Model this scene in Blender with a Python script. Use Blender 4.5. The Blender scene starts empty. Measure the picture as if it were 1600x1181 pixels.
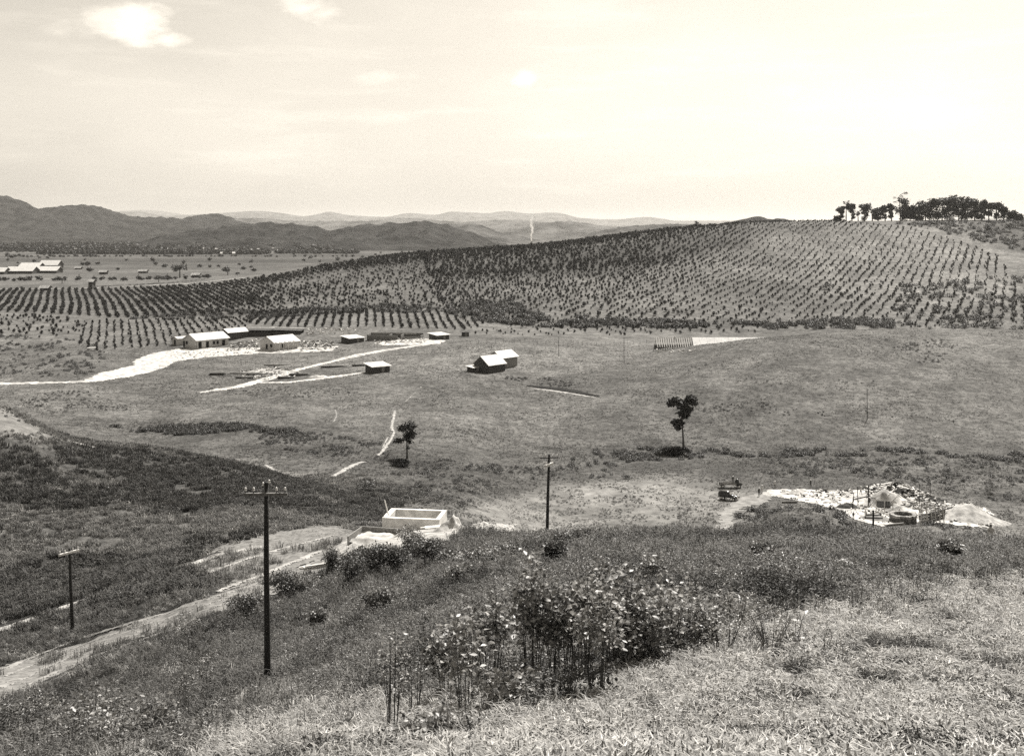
import bpy, math, random
import numpy as np
from mathutils import Vector, Matrix
random.seed(7); rng = np.random.default_rng(7)
S = bpy.context.scene
C = S.collection
# ------------------------------------------------------------------ camera, sky, sun, exposure
FPX, HOR, CAMZ = 1716.0, 360.0, 60.0          # focal length and eye level in 1600 px units, camera height
cam = bpy.data.objects.new('camera', bpy.data.cameras.new('camera')); C.objects.link(cam)
cam.data.sensor_width = 36; cam.data.sensor_fit = 'HORIZONTAL'
cam.data.lens = 36*FPX/1600
cam.data.shift_y = -(590.5-HOR)/1600          # a view camera with its front dropped
cam.location = (0, 0, CAMZ); cam.rotation_euler = (math.pi/2, 0, 0)
cam.data.clip_start = .1; cam.data.clip_end = 90000
S.camera = cam
SUN_EL, SUN_AZ = math.radians(55), math.radians(27)     # azimuth from +Y towards +X
sd = Vector((math.sin(SUN_AZ)*math.cos(SUN_EL), math.cos(SUN_AZ)*math.cos(SUN_EL), math.sin(SUN_EL)))
sun = bpy.data.objects.new('sun', bpy.data.lights.new('sun', 'SUN')); C.objects.link(sun)
sun.data.energy = 4.9; sun.data.angle = math.radians(.5); sun.data.color = (1, .965, .91)
sun.rotation_euler = sd.to_track_quat('Z', 'Y').to_euler()
S.view_settings.view_transform = 'Standard'; S.view_settings.look = 'None'
S.view_settings.exposure = 0.75; S.view_settings.gamma = 1; S.view_settings.use_curve_mapping = False
S.cycles.max_bounces = 5; S.cycles.diffuse_bounces = 2; S.cycles.transparent_max_bounces = 4
S.cycles.volume_bounces = 0; S.cycles.use_denoising = False

class NT:
    """small helper for wiring nodes"""
    def __init__(s, tree): s.t = tree; tree.nodes.clear()
    def n(s, typ, props=None, **ins):
        nd = s.t.nodes.new(typ)
        for k, v in (props or {}).items(): setattr(nd, k, v)
        for k, v in ins.items():
            key = int(k[1:]) if k[0] == 'i' and k[1:].isdigit() else k.replace('_', ' ')
            s.set(nd.inputs[key], v)
        return nd
    def set(s, sock, v):
        if isinstance(v, bpy.types.NodeSocket): s.t.links.new(v, sock)
        elif isinstance(v, bpy.types.Node): s.t.links.new(v.outputs[0], sock)
        else: sock.default_value = v
    def m(s, op, a, b=None, c=None, clamp=False):
        nd = s.t.nodes.new('ShaderNodeMath'); nd.operation = op; nd.use_clamp = clamp
        s.set(nd.inputs[0], a)
        if b is not None: s.set(nd.inputs[1], b)
        if c is not None: s.set(nd.inputs[2], c)
        return nd.outputs[0]
    def ramp(s, v, lo, hi, a=0., b=1.):
        nd = s.t.nodes.new('ShaderNodeMapRange'); nd.interpolation_type = 'SMOOTHSTEP'
        s.set(nd.inputs[0], v); nd.inputs[1].default_value = lo; nd.inputs[2].default_value = hi
        s.set(nd.inputs[3], a); s.set(nd.inputs[4], b)
        return nd.outputs[0]

W = bpy.data.worlds.new('World'); S.world = W; W.use_nodes = True
nt = NT(W.node_tree)
sky = nt.n('ShaderNodeTexSky', {'sky_type': 'NISHITA', 'sun_disc': False, 'sun_elevation': SUN_EL, 'sun_rotation': SUN_AZ,
                                'altitude': 300, 'air_density': 1.0, 'dust_density': 3.0, 'ozone_density': 1.0})
bw = nt.n('ShaderNodeRGBToBW', i0=sky)
co = nt.n('ShaderNodeTexCoord'); sep = nt.n('ShaderNodeSeparateXYZ', i0=co.outputs['Generated'])
az = nt.m('ARCTAN2', sep.outputs[0], sep.outputs[1]); el = nt.m('ARCSINE', sep.outputs[2])
cv = nt.n('ShaderNodeCombineXYZ', i0=nt.m('MULTIPLY', az, 1.0), i1=nt.m('MULTIPLY', el, 2.2), i2=0.)
n1 = nt.n('ShaderNodeTexNoise', i0=cv, Scale=16., Detail=7., Roughness=.6)
n2 = nt.n('ShaderNodeTexNoise', i0=cv, Scale=3.2, Detail=4., Roughness=.55)
cv3 = nt.n('ShaderNodeCombineXYZ', i0=nt.m('MULTIPLY', az, .8), i1=nt.m('MULTIPLY', el, 6.), i2=3.)
n3 = nt.n('ShaderNodeTexNoise', i0=cv3, Scale=9., Detail=6., Roughness=.6)
def px_az(px): return math.atan((px-800)/FPX)
def px_el(px, py): return math.atan((HOR-py)/math.hypot(FPX, px-800))
mask = None
for (px, py, wx, wy, s, soft) in [(215, 40, 66, 42, 1., .55), (180, 30, 55, 34, .8, .7), (95, 50, 60, 30, .55, .9), (262, 62, 40, 15, .85, .5), (475, 16, 56, 22, .8, .6), (823, 122, 30, 22, .7, .6), (600, 122, 95, 20, .45, .9),
                                  (560, 184, 110, 16, .3, .9), (150, 190, 120, 18, .3, .9), (150, 255, 80, 22, .25, .9), (1090, 92, 60, 18, .3, .9), (1235, 140, 60, 16, .3, .9), (330, 290, 120, 25, .22, .9)]:
    u = nt.m('DIVIDE', nt.m('SUBTRACT', az, px_az(px)), wx/FPX); v = nt.m('DIVIDE', nt.m('SUBTRACT', el, px_el(px, py)), wy/FPX)
    r = nt.m('SQRT', nt.m('ADD', nt.m('MULTIPLY', u, u), nt.m('MULTIPLY', v, v)))
    q = nt.m('ADD', nt.m('SUBTRACT', 1.0, r), nt.m('MULTIPLY', nt.m('SUBTRACT', n1, .5), 3.2))
    q = nt.m('MULTIPLY', nt.ramp(q, 0.0, .45+soft), s)
    mask = q if mask is None else nt.m('MAXIMUM', mask, q)
wisp = nt.m('MULTIPLY', nt.ramp(n3, .48, .75), .22)
wide = nt.m('MULTIPLY', nt.ramp(n2, .40, .70), .22)
mask = nt.m('MAXIMUM', mask, nt.m('ADD', wisp, wide))
lum = nt.m('ADD', nt.m('MULTIPLY', bw, 1.0), nt.m('MULTIPLY', mask, 3.2))
tint = nt.n('ShaderNodeMix', {'data_type': 'RGBA', 'blend_type': 'MULTIPLY'}, i0=1.0)
nt.set(tint.inputs[6], lum); tint.inputs[7].default_value = (1, .925, .80, 1)
bg = nt.n('ShaderNodeBackground', i0=tint.outputs[2], Strength=.094)
nt.n('ShaderNodeOutputWorld', i0=bg)

# ------------------------------------------------------------------ numeric noise
_perm = rng.random((512, 512))
def vnoise(x, y, seed=0):
    x = np.asarray(x, float)+seed*37.7; y = np.asarray(y, float)+seed*91.3
    xi = np.floor(x).astype(int); yi = np.floor(y).astype(int); fx = x-xi; fy = y-yi
    fx = fx*fx*(3-2*fx); fy = fy*fy*(3-2*fy)
    g = lambda a, b: _perm[a % 512, b % 512]
    return (g(xi, yi)*(1-fx)+g(xi+1, yi)*fx)*(1-fy)+(g(xi, yi+1)*(1-fx)+g(xi+1, yi+1)*fx)*fy
def fbm(x, y, sc, oct=4, seed=0):
    x = np.asarray(x, float)/sc; y = np.asarray(y, float)/sc; s = 0; a = 1; t = 0
    for i in range(oct):
        s = s+a*(vnoise(x, y, seed+i)-.5); t += a; a *= .5; x = x*2.03; y = y*2.03
    return 2*s/t                                # about -1 .. 1
def sstep(a, b, x):
    t = np.clip((np.asarray(x, float)-a)/(b-a), 0, 1); return t*t*(3-2*t)

# ------------------------------------------------------------------ terrain
def pchip(xk, yk, x):
    xk = np.asarray(xk, float); yk = np.asarray(yk, float); h = np.diff(xk); dl = np.diff(yk)/h
    m = np.zeros_like(yk)
    w1 = 2*h[1:]+h[:-1]; w2 = h[1:]+2*h[:-1]
    ok = dl[:-1]*dl[1:] > 0
    with np.errstate(divide='ignore', invalid='ignore'):
        mm = (w1+w2)/(w1/dl[:-1]+w2/dl[1:])
    m[1:-1] = np.where(ok, mm, 0); m[0] = dl[0]; m[-1] = dl[-1]
    x = np.clip(x, xk[0], xk[-1]); i = np.clip(np.searchsorted(xk, x, 'right')-1, 0, len(h)-1)
    t = (x-xk[i])/h[i]
    return ((1+2*t)*(1-t)**2)*yk[i]+t*(1-t)**2*h[i]*m[i]+t*t*(3-2*t)*yk[i+1]+t*t*(t-1)*h[i]*m[i+1]
Z = lambda d, y: (d, -d*(y-HOR)/FPX)            # visible knot: distance, picture height
# knots 3..16 of each profile: foreground, near crest, dip, foot of left hill, its crest, dip, creek, meadow, knoll, dip, orchard foot, slope, ridge, behind
COL = {
 -1200: [(60,-26),(90,-31),(120,-35),(150,-35),(210,-12),(280,-44),(330,-50),(380,-49),(450,-48),(520,-47),(585,-46),(700,-46),(858,-46),(1200,-48)],
 0:    [Z(50,1181),Z(75,1060),Z(100,985),Z(125,870),Z(184,640),(235,-50),(300,-51),Z(357,600),Z(450,548),(520,-47),Z(585,495),Z(700,474),Z(858,452),(1200,-48)],
 120:  [Z(45,1181),Z(80,1030),Z(95,990),Z(125,870),Z(179,692),(235,-51),(290,-52),Z(357,597),Z(450,545),Z(520,517),Z(585,497),Z(700,475),Z(860,451),(1200,-48)],
 250:  [Z(42,1181),Z(86,985),Z(108,895),Z(130,850),Z(183,708),(240,-52),(280,-53.5),Z(350,612),Z(445,552),Z(520,512),Z(585,495),Z(700,470),Z(880,446),(1200,-48)],
 400:  [Z(32,1181),Z(50,1075),Z(95,925),Z(115,868),Z(188,735),(230,-52.5),Z(272,690),Z(345,615),Z(450,548),Z(520,508),Z(600,490),Z(740,460),Z(900,433),(1250,-48)],
 500:  [Z(27,1181),Z(60,1010),Z(108,880),Z(125,835),Z(188,765),Z(225,752),Z(270,695),Z(345,612),Z(450,545),Z(520,505),Z(600,485),Z(750,450),Z(900,415),(1300,-48)],
 600:  [Z(24,1181),Z(85,870),Z(110,838),Z(130,825),Z(185,795),Z(220,760),Z(270,700),Z(345,610),Z(450,540),Z(520,505),Z(600,480),Z(750,440),Z(900,402),(1300,-48)],
 700:  [Z(20,1181),Z(85,848),Z(113,829),Z(135,822),Z(190,800),Z(225,758),Z(272,702),Z(345,610),Z(450,535),Z(520,508),Z(600,475),Z(750,432),Z(900,393),(1300,-48)],
 850:  [Z(17,1181),Z(80,838),(105,-31.5),(150,-46),Z(206,828),Z(250,750),Z(282,712),Z(350,615),Z(440,540),Z(520,515),Z(600,470),Z(750,425),Z(900,384),(1300,-48)],
 1000: [Z(16,1181),Z(75,834),(100,-31),(150,-47),Z(206,828),Z(250,752),Z(286,708),Z(350,610),Z(432,556),Z(510,522),Z(600,468),Z(750,415),Z(920,365),(1300,-45)],
 1050: [Z(16,1181),Z(74,834),(100,-31),(150,-47),Z(206,829),Z(250,752),Z(287,708),Z(350,608),Z(425,553),Z(505,524),Z(600,469),Z(750,413),Z(935,359),(1320,-43)],
 1100: [Z(15,1181),Z(73,834),(100,-31),(150,-47),Z(206,829),Z(250,752),Z(287,707),Z(350,605),Z(418,544),(490,-48.5),Z(600,470),Z(750,412),Z(950,354),(1350,-42)],
 1200: [Z(15,1181),Z(70,834),(95,-30),(150,-47),Z(203,832),Z(250,752),Z(288,706),Z(350,600),Z(405,529.5),(480,-49),Z(600,478),Z(770,415),Z(980,347),(1400,-40)],
 1400: [Z(14,1181),Z(68,842),(95,-30),(150,-47),Z(200,842),Z(250,757),Z(288,706),Z(350,595),Z(430,516),(490,-48),Z(600,475),Z(780,410),Z(1000,345),(1400,-40)],
 1600: [Z(14,1181),Z(68,856),(95,-30),(150,-47),Z(200,845),Z(250,770),Z(288,710),Z(350,600),Z(430,519),(490,-48),Z(600,480),Z(800,402),Z(1000,344),(1400,-40)],
 2800: [Z(14,1181),(68,-20),(95,-30),(150,-47),(200,-56),(250,-57),(288,-58),(350,-50),(430,-42),(490,-48),(600,-42),(800,-26),(1000,-5),(1400,-40)],
}
cols = sorted(COL)
PX0, PX1, DPX = -1200, 2800, 7.0
LV0, LV1, DLV = math.log(.8), math.log(32000), .012
pxs = np.arange(PX0, PX1+1, DPX); lvs = np.arange(LV0, LV1, DLV)
NK = 14
kd = np.array([[math.log(COL[c][k][0]) for k in range(NK)] for c in cols]); kz = np.array([[COL[c][k][1] for k in range(NK)] for c in cols])
KD = np.stack([pchip(cols, kd[:, k], pxs) for k in range(NK)], 1); KZ = np.stack([pchip(cols, kz[:, k], pxs) for k in range(NK)], 1)
GZ = np.zeros((len(pxs), len(lvs)))
for i in range(len(pxs)):
    d3, z3 = math.exp(KD[i, 0]), KZ[i, 0]
    xk = [math.log(.8), math.log(2.2), math.log(.6*d3)]+list(KD[i])+[math.log(3000), math.log(40000)]
    zk = [-1.65, -1.95, -1.65+(z3+1.65)*.55]+list(KZ[i])+[-48, -60]
    GZ[i] = pchip(xk, zk, lvs)
DD = np.exp(lvs)[None, :]+0*pxs[:, None]; XX = (pxs[:, None]-800)/FPX*DD
amp = np.clip((DD-8)/60, 0, 1)
GZ += amp*(1-.85*np.exp(-((pxs[:, None]-1100)/120)**2-((DD-435)/45)**2))*(fbm(XX, DD, 34, 3, 1)*.55+fbm(XX, DD, 9, 3, 5)*.22*np.clip(1-DD/700, 0, 1))
GZ += np.clip((DD-8)/30, 0, 1)*fbm(XX, DD, 3, 2, 9)*.09*np.clip(1-DD/250, 0, 1)
def bump(px, d, rp, rd, h):
    global GZ
    GZ += h*np.exp(-((pxs[:, None]-px)/rp)**2-((DD-d)/rd)**2)
bump(1245, 205, 75, 10, 3.6); bump(1450, 199, 60, 7, 2.2)          # brush covered mounds before the well
bump(1408, 236, 50, 8, 3.4); bump(1510, 222, 34, 7, 2.4)
bump(1560, 700, 120, 60, 6)
GYP = HOR-FPX*GZ/DD                                             # picture height of every ground vertex
GMIN = np.minimum.accumulate(GYP, axis=1)                       # highest ground seen so far along each line of sight
def gz(X, Y):
    X = np.asarray(X, float); Y = np.maximum(np.asarray(Y, float), .81)
    u = np.clip((800+FPX*X/Y-PX0)/DPX, 0, len(pxs)-1.001); v = np.clip((np.log(Y)-LV0)/DLV, 0, len(lvs)-1.001)
    i = u.astype(int); j = v.astype(int); fu = u-i; fv = v-j
    return (GZ[i, j]*(1-fu)+GZ[i+1, j]*fu)*(1-fv)+(GZ[i, j+1]*(1-fu)+GZ[i+1, j+1]*fu)*fv+CAMZ
def gmin(px, Y):
    i = np.clip(((np.asarray(px)-PX0)/DPX).astype(int), 0, len(pxs)-1); j = np.clip(((np.log(Y)-LV0)/DLV).astype(int), 0, len(lvs)-1)
    return GMIN[i, j]
def at(px, py):
    """ground point of the hillside seen at this place of the photograph"""
    u = (px-PX0)/DPX; i = int(max(0, min(len(pxs)-2, u))); f = u-i
    yp = GYP[i]*(1-f)+GYP[i+1]*f
    j = int(np.argmax(yp <= py))
    if yp[j] > py: j = len(lvs)-1
    v = lvs[j]
    if j > 0 and yp[j-1] > yp[j]: v = lvs[j-1]+(yp[j-1]-py)/(yp[j-1]-yp[j])*DLV
    Y = math.exp(v); X = (px-800)/FPX*Y
    return Vector((X, Y, float(gz(X, Y))))
def atd(px, d):
    X = (px-800)/FPX*d; return Vector((X, d, float(gz(X, d))))

# ------------------------------------------------------------------ materials
def grey(c, w=1.0): return (c, c*(1-.02*w), c*(1-.055*w), 1)
MATS = {}
def mat(name, c=.3, c2=None, scale=1.0, rough=.85, spec=.3, bump_=0., trans=0., vary=0., detail=4., coord='Object', metal=0., wave=None):
    if name in MATS: return MATS[name]
    m = bpy.data.materials.new(name); m.use_nodes = True; t = NT(m.node_tree); MATS[name] = m
    tc = t.n('ShaderNodeTexCoord'); nz = t.n('ShaderNodeTexNoise', Vector=tc.outputs[coord], Scale=scale, Detail=detail, Roughness=.65)
    c2 = c if c2 is None else c2
    k = t.ramp(nz, .32, .68, c, c2)
    if wave:
        wv = t.n('ShaderNodeTexWave', {'bands_direction': wave[0]}, Vector=tc.outputs[coord], Scale=wave[1], Distortion=.6, Detail=2.)
        k = t.m('MULTIPLY', k, t.ramp(wv, .1, .6, wave[2], 1.))
    if vary:
        oi = t.n('ShaderNodeObjectInfo')
        k = t.m('MULTIPLY', k, t.m('ADD', 1-vary, t.m('MULTIPLY', oi.outputs['Random'], 2*vary)))
    col = t.n('ShaderNodeCombineColor', i0=k, i1=t.m('MULTIPLY', k, .98), i2=t.m('MULTIPLY', k, .945))
    b = t.n('ShaderNodeBsdfPrincipled', Roughness=rough, Metallic=metal); t.set(b.inputs['Base Color'], col)
    b.inputs['Specular IOR Level'].default_value = spec
    if bump_:
        bp = t.n('ShaderNodeBump', Strength=1., Distance=bump_, Height=nz); t.set(b.inputs['Normal'], bp)
    out = b
    if trans:
        tr = t.n('ShaderNodeBsdfTranslucent', i0=col); mx = t.n('ShaderNodeMixShader', i0=trans, i1=b, i2=tr); out = mx
    t.n('ShaderNodeOutputMaterial', i0=out)
    return m

# the ground: tone of the cover by place (grass, weeds, bare soil), broken up by noise at many scales
def ground_mat():
    m = bpy.data.materials.new('ground_cover'); m.use_nodes = True; t = NT(m.node_tree)
    at_ = t.n('ShaderNodeAttribute', {'attribute_name': 'tone'}); gr = t.n('ShaderNodeAttribute', {'attribute_name': 'grain'})
    tc = t.n('ShaderNodeTexCoord'); P = tc.outputs['Object']
    def nz(s, d=3., r=.6): return t.n('ShaderNodeTexNoise', Vector=P, Scale=s, Detail=d, Roughness=r).outputs[0]
    a = nz(.012, 4.); b = nz(.08, 5.); c = nz(.55, 5., .7); d = nz(3.5, 4., .7); e = nz(.22, 3.)
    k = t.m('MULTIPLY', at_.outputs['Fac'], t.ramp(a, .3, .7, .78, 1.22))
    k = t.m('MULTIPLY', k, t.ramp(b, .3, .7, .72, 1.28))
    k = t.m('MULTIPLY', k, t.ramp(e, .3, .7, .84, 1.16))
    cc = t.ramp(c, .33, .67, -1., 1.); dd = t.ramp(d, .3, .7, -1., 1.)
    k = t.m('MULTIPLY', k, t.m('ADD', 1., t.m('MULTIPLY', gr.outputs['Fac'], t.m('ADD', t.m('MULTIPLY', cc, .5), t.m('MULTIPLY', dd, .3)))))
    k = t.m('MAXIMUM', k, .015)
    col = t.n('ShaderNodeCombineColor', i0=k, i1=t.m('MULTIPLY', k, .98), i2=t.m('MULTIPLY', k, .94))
    bs = t.n('ShaderNodeBsdfPrincipled', Roughness=.95); t.set(bs.inputs['Base Color'], col); bs.inputs['Specular IOR Level'].default_value = .1
    hgt = t.m('ADD', t.m('MULTIPLY', c, 1.), t.m('MULTIPLY', d, .25))
    bp = t.n('ShaderNodeBump', Strength=.8, Distance=.45, Height=hgt); t.set(bs.inputs['Normal'], bp)
    t.n('ShaderNodeOutputMaterial', i0=bs)
    return m
def zone(px, yp, pts, soft=10):
    """soft mask of a polygon of cover given by its outline"""
    inside = np.zeros(px.shape, bool); n = len(pts)
    dist = np.full(px.shape, 1e9)
    for a in range(n):
        x1, y1 = pts[a]; x2, y2 = pts[(a+1) % n]
        if y1 != y2:
            cnd = ((y1 > yp) != (y2 > yp)) & (px < (x2-x1)*(yp-y1)/(y2-y1)+x1); inside ^= cnd
        L = (x2-x1)**2+(y2-y1)**2; tt = np.clip(((px-x1)*(x2-x1)+(yp-y1)*(y2-y1))/max(L, 1e-6), 0, 1)
        dist = np.minimum(dist, np.hypot(px-x1-tt*(x2-x1), yp-y1-tt*(y2-y1)))
    sg = np.where(inside, dist, -dist)
    return sstep(-soft, soft, sg)
PXG = pxs[:, None]+0*DD
warp = fbm(XX, DD, 30, 3, 21)*14
ZN = {}
def lerp(a, b, m): return a*(1-m)+b*m
tone = np.full(DD.shape, .105); grain = np.full(DD.shape, .75)
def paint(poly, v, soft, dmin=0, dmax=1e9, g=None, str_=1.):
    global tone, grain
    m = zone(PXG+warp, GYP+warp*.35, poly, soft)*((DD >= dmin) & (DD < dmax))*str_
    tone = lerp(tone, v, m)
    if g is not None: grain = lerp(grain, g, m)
# far plain
fm = sstep(1000, 1300, DD); tone = lerp(tone, .075, fm); grain = lerp(grain, .5, fm)
band = fbm(XX/7, DD, 140, 4, 33); tone = np.where(DD > 1000, tone*(1+.75*band), tone)
# orchard soil
om = sstep(500, 560, DD)*(1-sstep(1000, 1100, DD)); tone = lerp(tone, .10, om)
paint([(850, 350), (1000, 420), (760, 470), (900, 520), (2800, 530), (2800, 380), (1590, 400), (1430, 350)], .108, 25, 500, 1100)
paint([(400, 440), (655, 398), (800, 386), (1000, 364), (1200, 345), (1300, 344), (1290, 362), (1000, 418), (860, 436), (640, 432)], .06, 14, 500, 1100)
paint([(1180, 360), (1430, 350), (1600, 400), (1600, 470), (1300, 460)], .145, 25, 500, 1100)
paint([(1440, 300), (1600, 398), (2800, 460), (2800, 250)], .085, 4, 500, 1300)
paint([(-300, 450), (420, 430), (640, 470), (330, 500), (-300, 500)], .095, 8, 500, 950)
# meadows and creek
paint([(-300, 640), (200, 652), (450, 665), (700, 700), (1000, 690), (2000, 690), (2000, 745), (700, 760), (400, 720), (-300, 700)], .075, 16, 215, 330)
paint([(560, 700), (900, 730), (1100, 735), (700, 790), (560, 780)], .07, 14, 170, 300)
paint([(1180, 720), (1800, 720), (1800, 790), (1560, 790), (1400, 750), (1200, 745)], .075, 10, 215, 320)
paint([(720, 800), (860, 758), (1000, 748), (1130, 752), (1190, 770), (1160, 840), (1100, 850), (700, 840)], .155, 9, 180, 260, .45)
paint([(900, 560), (1300, 570), (1700, 620), (1700, 660), (1200, 640), (900, 600)], .095, 25, 280, 420)
paint([(400, 540), (1000, 540), (1020, 570), (400, 600)], .12, 18, 300, 520)
# left hill
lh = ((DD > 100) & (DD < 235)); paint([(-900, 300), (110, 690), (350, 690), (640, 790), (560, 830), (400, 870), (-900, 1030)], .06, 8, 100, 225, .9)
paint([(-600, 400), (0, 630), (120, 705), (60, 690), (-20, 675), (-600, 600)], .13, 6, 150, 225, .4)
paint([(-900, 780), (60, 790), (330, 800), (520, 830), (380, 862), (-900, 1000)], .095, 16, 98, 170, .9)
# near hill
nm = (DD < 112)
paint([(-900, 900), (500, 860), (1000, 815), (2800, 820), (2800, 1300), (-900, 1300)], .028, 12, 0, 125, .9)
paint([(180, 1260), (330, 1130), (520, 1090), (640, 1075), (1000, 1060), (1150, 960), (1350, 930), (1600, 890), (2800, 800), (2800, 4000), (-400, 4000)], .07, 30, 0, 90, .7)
paint([(285, 885), (340, 852), (430, 828), (520, 818), (565, 832), (520, 876), (440, 905), (360, 930), (325, 910)], .15, 8, 90, 140, .9)
tone[DD < 9] = .08
verts = np.stack([XX, DD, GZ+CAMZ], 2).reshape(-1, 3)
def grid_mesh(name, V, nu, nv, mt, flip=False):
    me = bpy.data.meshes.new(name)
    i, j = np.meshgrid(np.arange(nu-1), np.arange(nv-1), indexing='ij'); a = (i*nv+j).ravel()
    q = np.stack([a, a+nv, a+nv+1, a+1], 1)
    if flip: q = q[:, ::-1]
    me.vertices.add(len(V)); me.vertices.foreach_set('co', V.astype(np.float32).ravel())
    me.loops.add(q.size); me.loops.foreach_set('vertex_index', q.astype(np.int32).ravel())
    me.polygons.add(len(q)); me.polygons.foreach_set('loop_start', (np.arange(len(q))*4).astype(np.int32))
    me.update(calc_edges=True); me.polygons.foreach_set('use_smooth', np.ones(len(q), bool))
    me.materials.append(mt); me.validate()
    o = bpy.data.objects.new(name, me); C.objects.link(o); return o
GM = ground_mat()
def set_attr(o, name, arr):
    a = o.data.attributes.new(name, 'FLOAT', 'POINT'); a.data.foreach_set('value', np.asarray(arr, np.float32).ravel())
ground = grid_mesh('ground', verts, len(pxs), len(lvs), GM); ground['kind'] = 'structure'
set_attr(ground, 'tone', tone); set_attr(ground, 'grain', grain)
# the hilltop behind and beside the camera
bx_ = np.linspace(-90, 90, 61); by_ = np.linspace(-80, .8, 41)
BX, BY = np.meshgrid(bx_, by_, indexing='ij')
BZ = CAMZ-1.65-.0006*(BX**2)+.0*BY; BZ = BZ-np.where(abs(BX) > 2, .02, 0)
hill_top = grid_mesh('hilltop_ground', np.stack([BX, BY, BZ], 2).reshape(-1, 3), 61, 41, GM); hill_top['kind'] = 'structure'
set_attr(hill_top, 'tone', BX*0+.08); set_attr(hill_top, 'grain', BX*0+.7)
def tone_at(X, Y):
    u = np.clip((800+FPX*X/Y-PX0)/DPX, 0, len(pxs)-1); v = np.clip((np.log(Y)-LV0)/DLV, 0, len(lvs)-1)
    return tone[u.astype(int), v.astype(int)]

# ------------------------------------------------------------------ mesh helpers
class MB:
    def __init__(s): s.v = []; s.f = []; s.mi = []
    def add(s, vs, fs, mi=0):
        o = len(s.v); s.v += [tuple(v) for v in vs]; s.f += [tuple(i+o for i in f) for f in fs]; s.mi += [mi]*len(fs); return s
    def box(s, c, d, rz=0, rx=0, ry=0, mi=0):
        M = Matrix.Translation(c) @ Matrix.Rotation(rz, 4, 'Z') @ Matrix.Rotation(ry, 4, 'Y') @ Matrix.Rotation(rx, 4, 'X')
        vs = [M @ Vector((x*d[0]/2, y*d[1]/2, z*d[2]/2)) for x in (-1, 1) for y in (-1, 1) for z in (-1, 1)]
        return s.add(vs, [(0, 1, 3, 2), (4, 6, 7, 5), (0, 4, 5, 1), (2, 3, 7, 6), (0, 2, 6, 4), (1, 5, 7, 3)], mi)
    def tube(s, pts, r, n=6, mi=0):
        pts = [Vector(p) for p in pts]; rs = r if isinstance(r, (list, tuple)) else [r]*len(pts); o = []
        for k, p in enumerate(pts):
            d = (pts[min(k+1, len(pts)-1)]-pts[max(k-1, 0)]).normalized(); a = d.orthogonal().normalized()
            if k and o: a = (pa-d*pa.dot(d)).normalized()
            pa = a; b = d.cross(a)
            o += [p+(a*math.cos(2*math.pi*i/n)+b*math.sin(2*math.pi*i/n))*rs[k] for i in range(n)]
        fs = [(k*n+i, k*n+(i+1) % n, (k+1)*n+(i+1) % n, (k+1)*n+i) for k in range(len(pts)-1) for i in range(n)]
        fs += [tuple(range(n))[::-1], tuple(range((len(pts)-1)*n, len(pts)*n))]
        return s.add(o, fs, mi)
    def slab(s, a, b, c, d, t, mi=0):
        """a plate with thickness t below four corners"""
        A = [Vector(p) for p in (a, b, c, d)]; n = (A[1]-A[0]).cross(A[3]-A[0]).normalized()
        if n.z < 0: n = -n; A = A[::-1]
        B = [p-n*t for p in A]
        return s.add(A+B, [(0, 1, 2, 3), (7, 6, 5, 4), (0, 4, 5, 1), (1, 5, 6, 2), (2, 6, 7, 3), (3, 7, 4, 0)], mi)
    def mesh(s, name, mts, smooth=False):
        me = bpy.data.meshes.new(name); me.from_pydata(s.v, [], s.f)
        for m in (mts if isinstance(mts, (list, tuple)) else [mts]): me.materials.append(m)
        if any(s.mi): me.polygons.foreach_set('material_index', s.mi)
        if smooth: me.polygons.foreach_set('use_smooth', [True]*len(s.f))
        me.update(); return me
    def build(s, name, mts, parent=None, smooth=False, loc=None, rz=None):
        o = bpy.data.objects.new(name, s.mesh(name, mts, smooth)); C.objects.link(o)
        if parent: o.parent = parent
        if loc is not None: o.location = loc
        if rz is not None: o.rotation_euler = (0, 0, rz)
        return o
def fast_mesh(name, V, F, mt, smooth=False):
    V = np.asarray(V, np.float32).reshape(-1, 3); F = np.asarray(F, np.int32); k = F.shape[1]
    me = bpy.data.meshes.new(name); me.vertices.add(len(V)); me.vertices.foreach_set('co', V.ravel())
    me.loops.add(F.size); me.loops.foreach_set('vertex_index', F.ravel())
    me.polygons.add(len(F)); me.polygons.foreach_set('loop_start', (np.arange(len(F))*k).astype(np.int32))
    me.update(calc_edges=True); me.materials.append(mt)
    if smooth: me.polygons.foreach_set('use_smooth', np.ones(len(F), bool))
    return me
def obj(name, me, parent=None, loc=None, rz=None):
    o = bpy.data.objects.new(name, me); C.objects.link(o)
    if parent: o.parent = parent
    if loc is not None: o.location = loc
    if rz is not None: o.rotation_euler = (0, 0, rz)
    return o
def tag(o, label=None, cat=None, group=None, kind=None):
    if label: o['label'] = label
    if cat: o['category'] = cat
    if group: o['group'] = group
    if kind: o['kind'] = kind
    return o
def thing(name, label, cat, loc, rz=0, group=None):
    o = bpy.data.objects.new(name, None); C.objects.link(o); o.empty_display_size = .5
    o.location = loc; o.rotation_euler = (0, 0, rz); return tag(o, label, cat, group)
def copy_tree(o, parent=None):
    c = o.copy(); C.objects.link(c)
    if parent: c.parent = parent
    for ch in list(o.children): copy_tree(ch, c)
    return c

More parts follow.
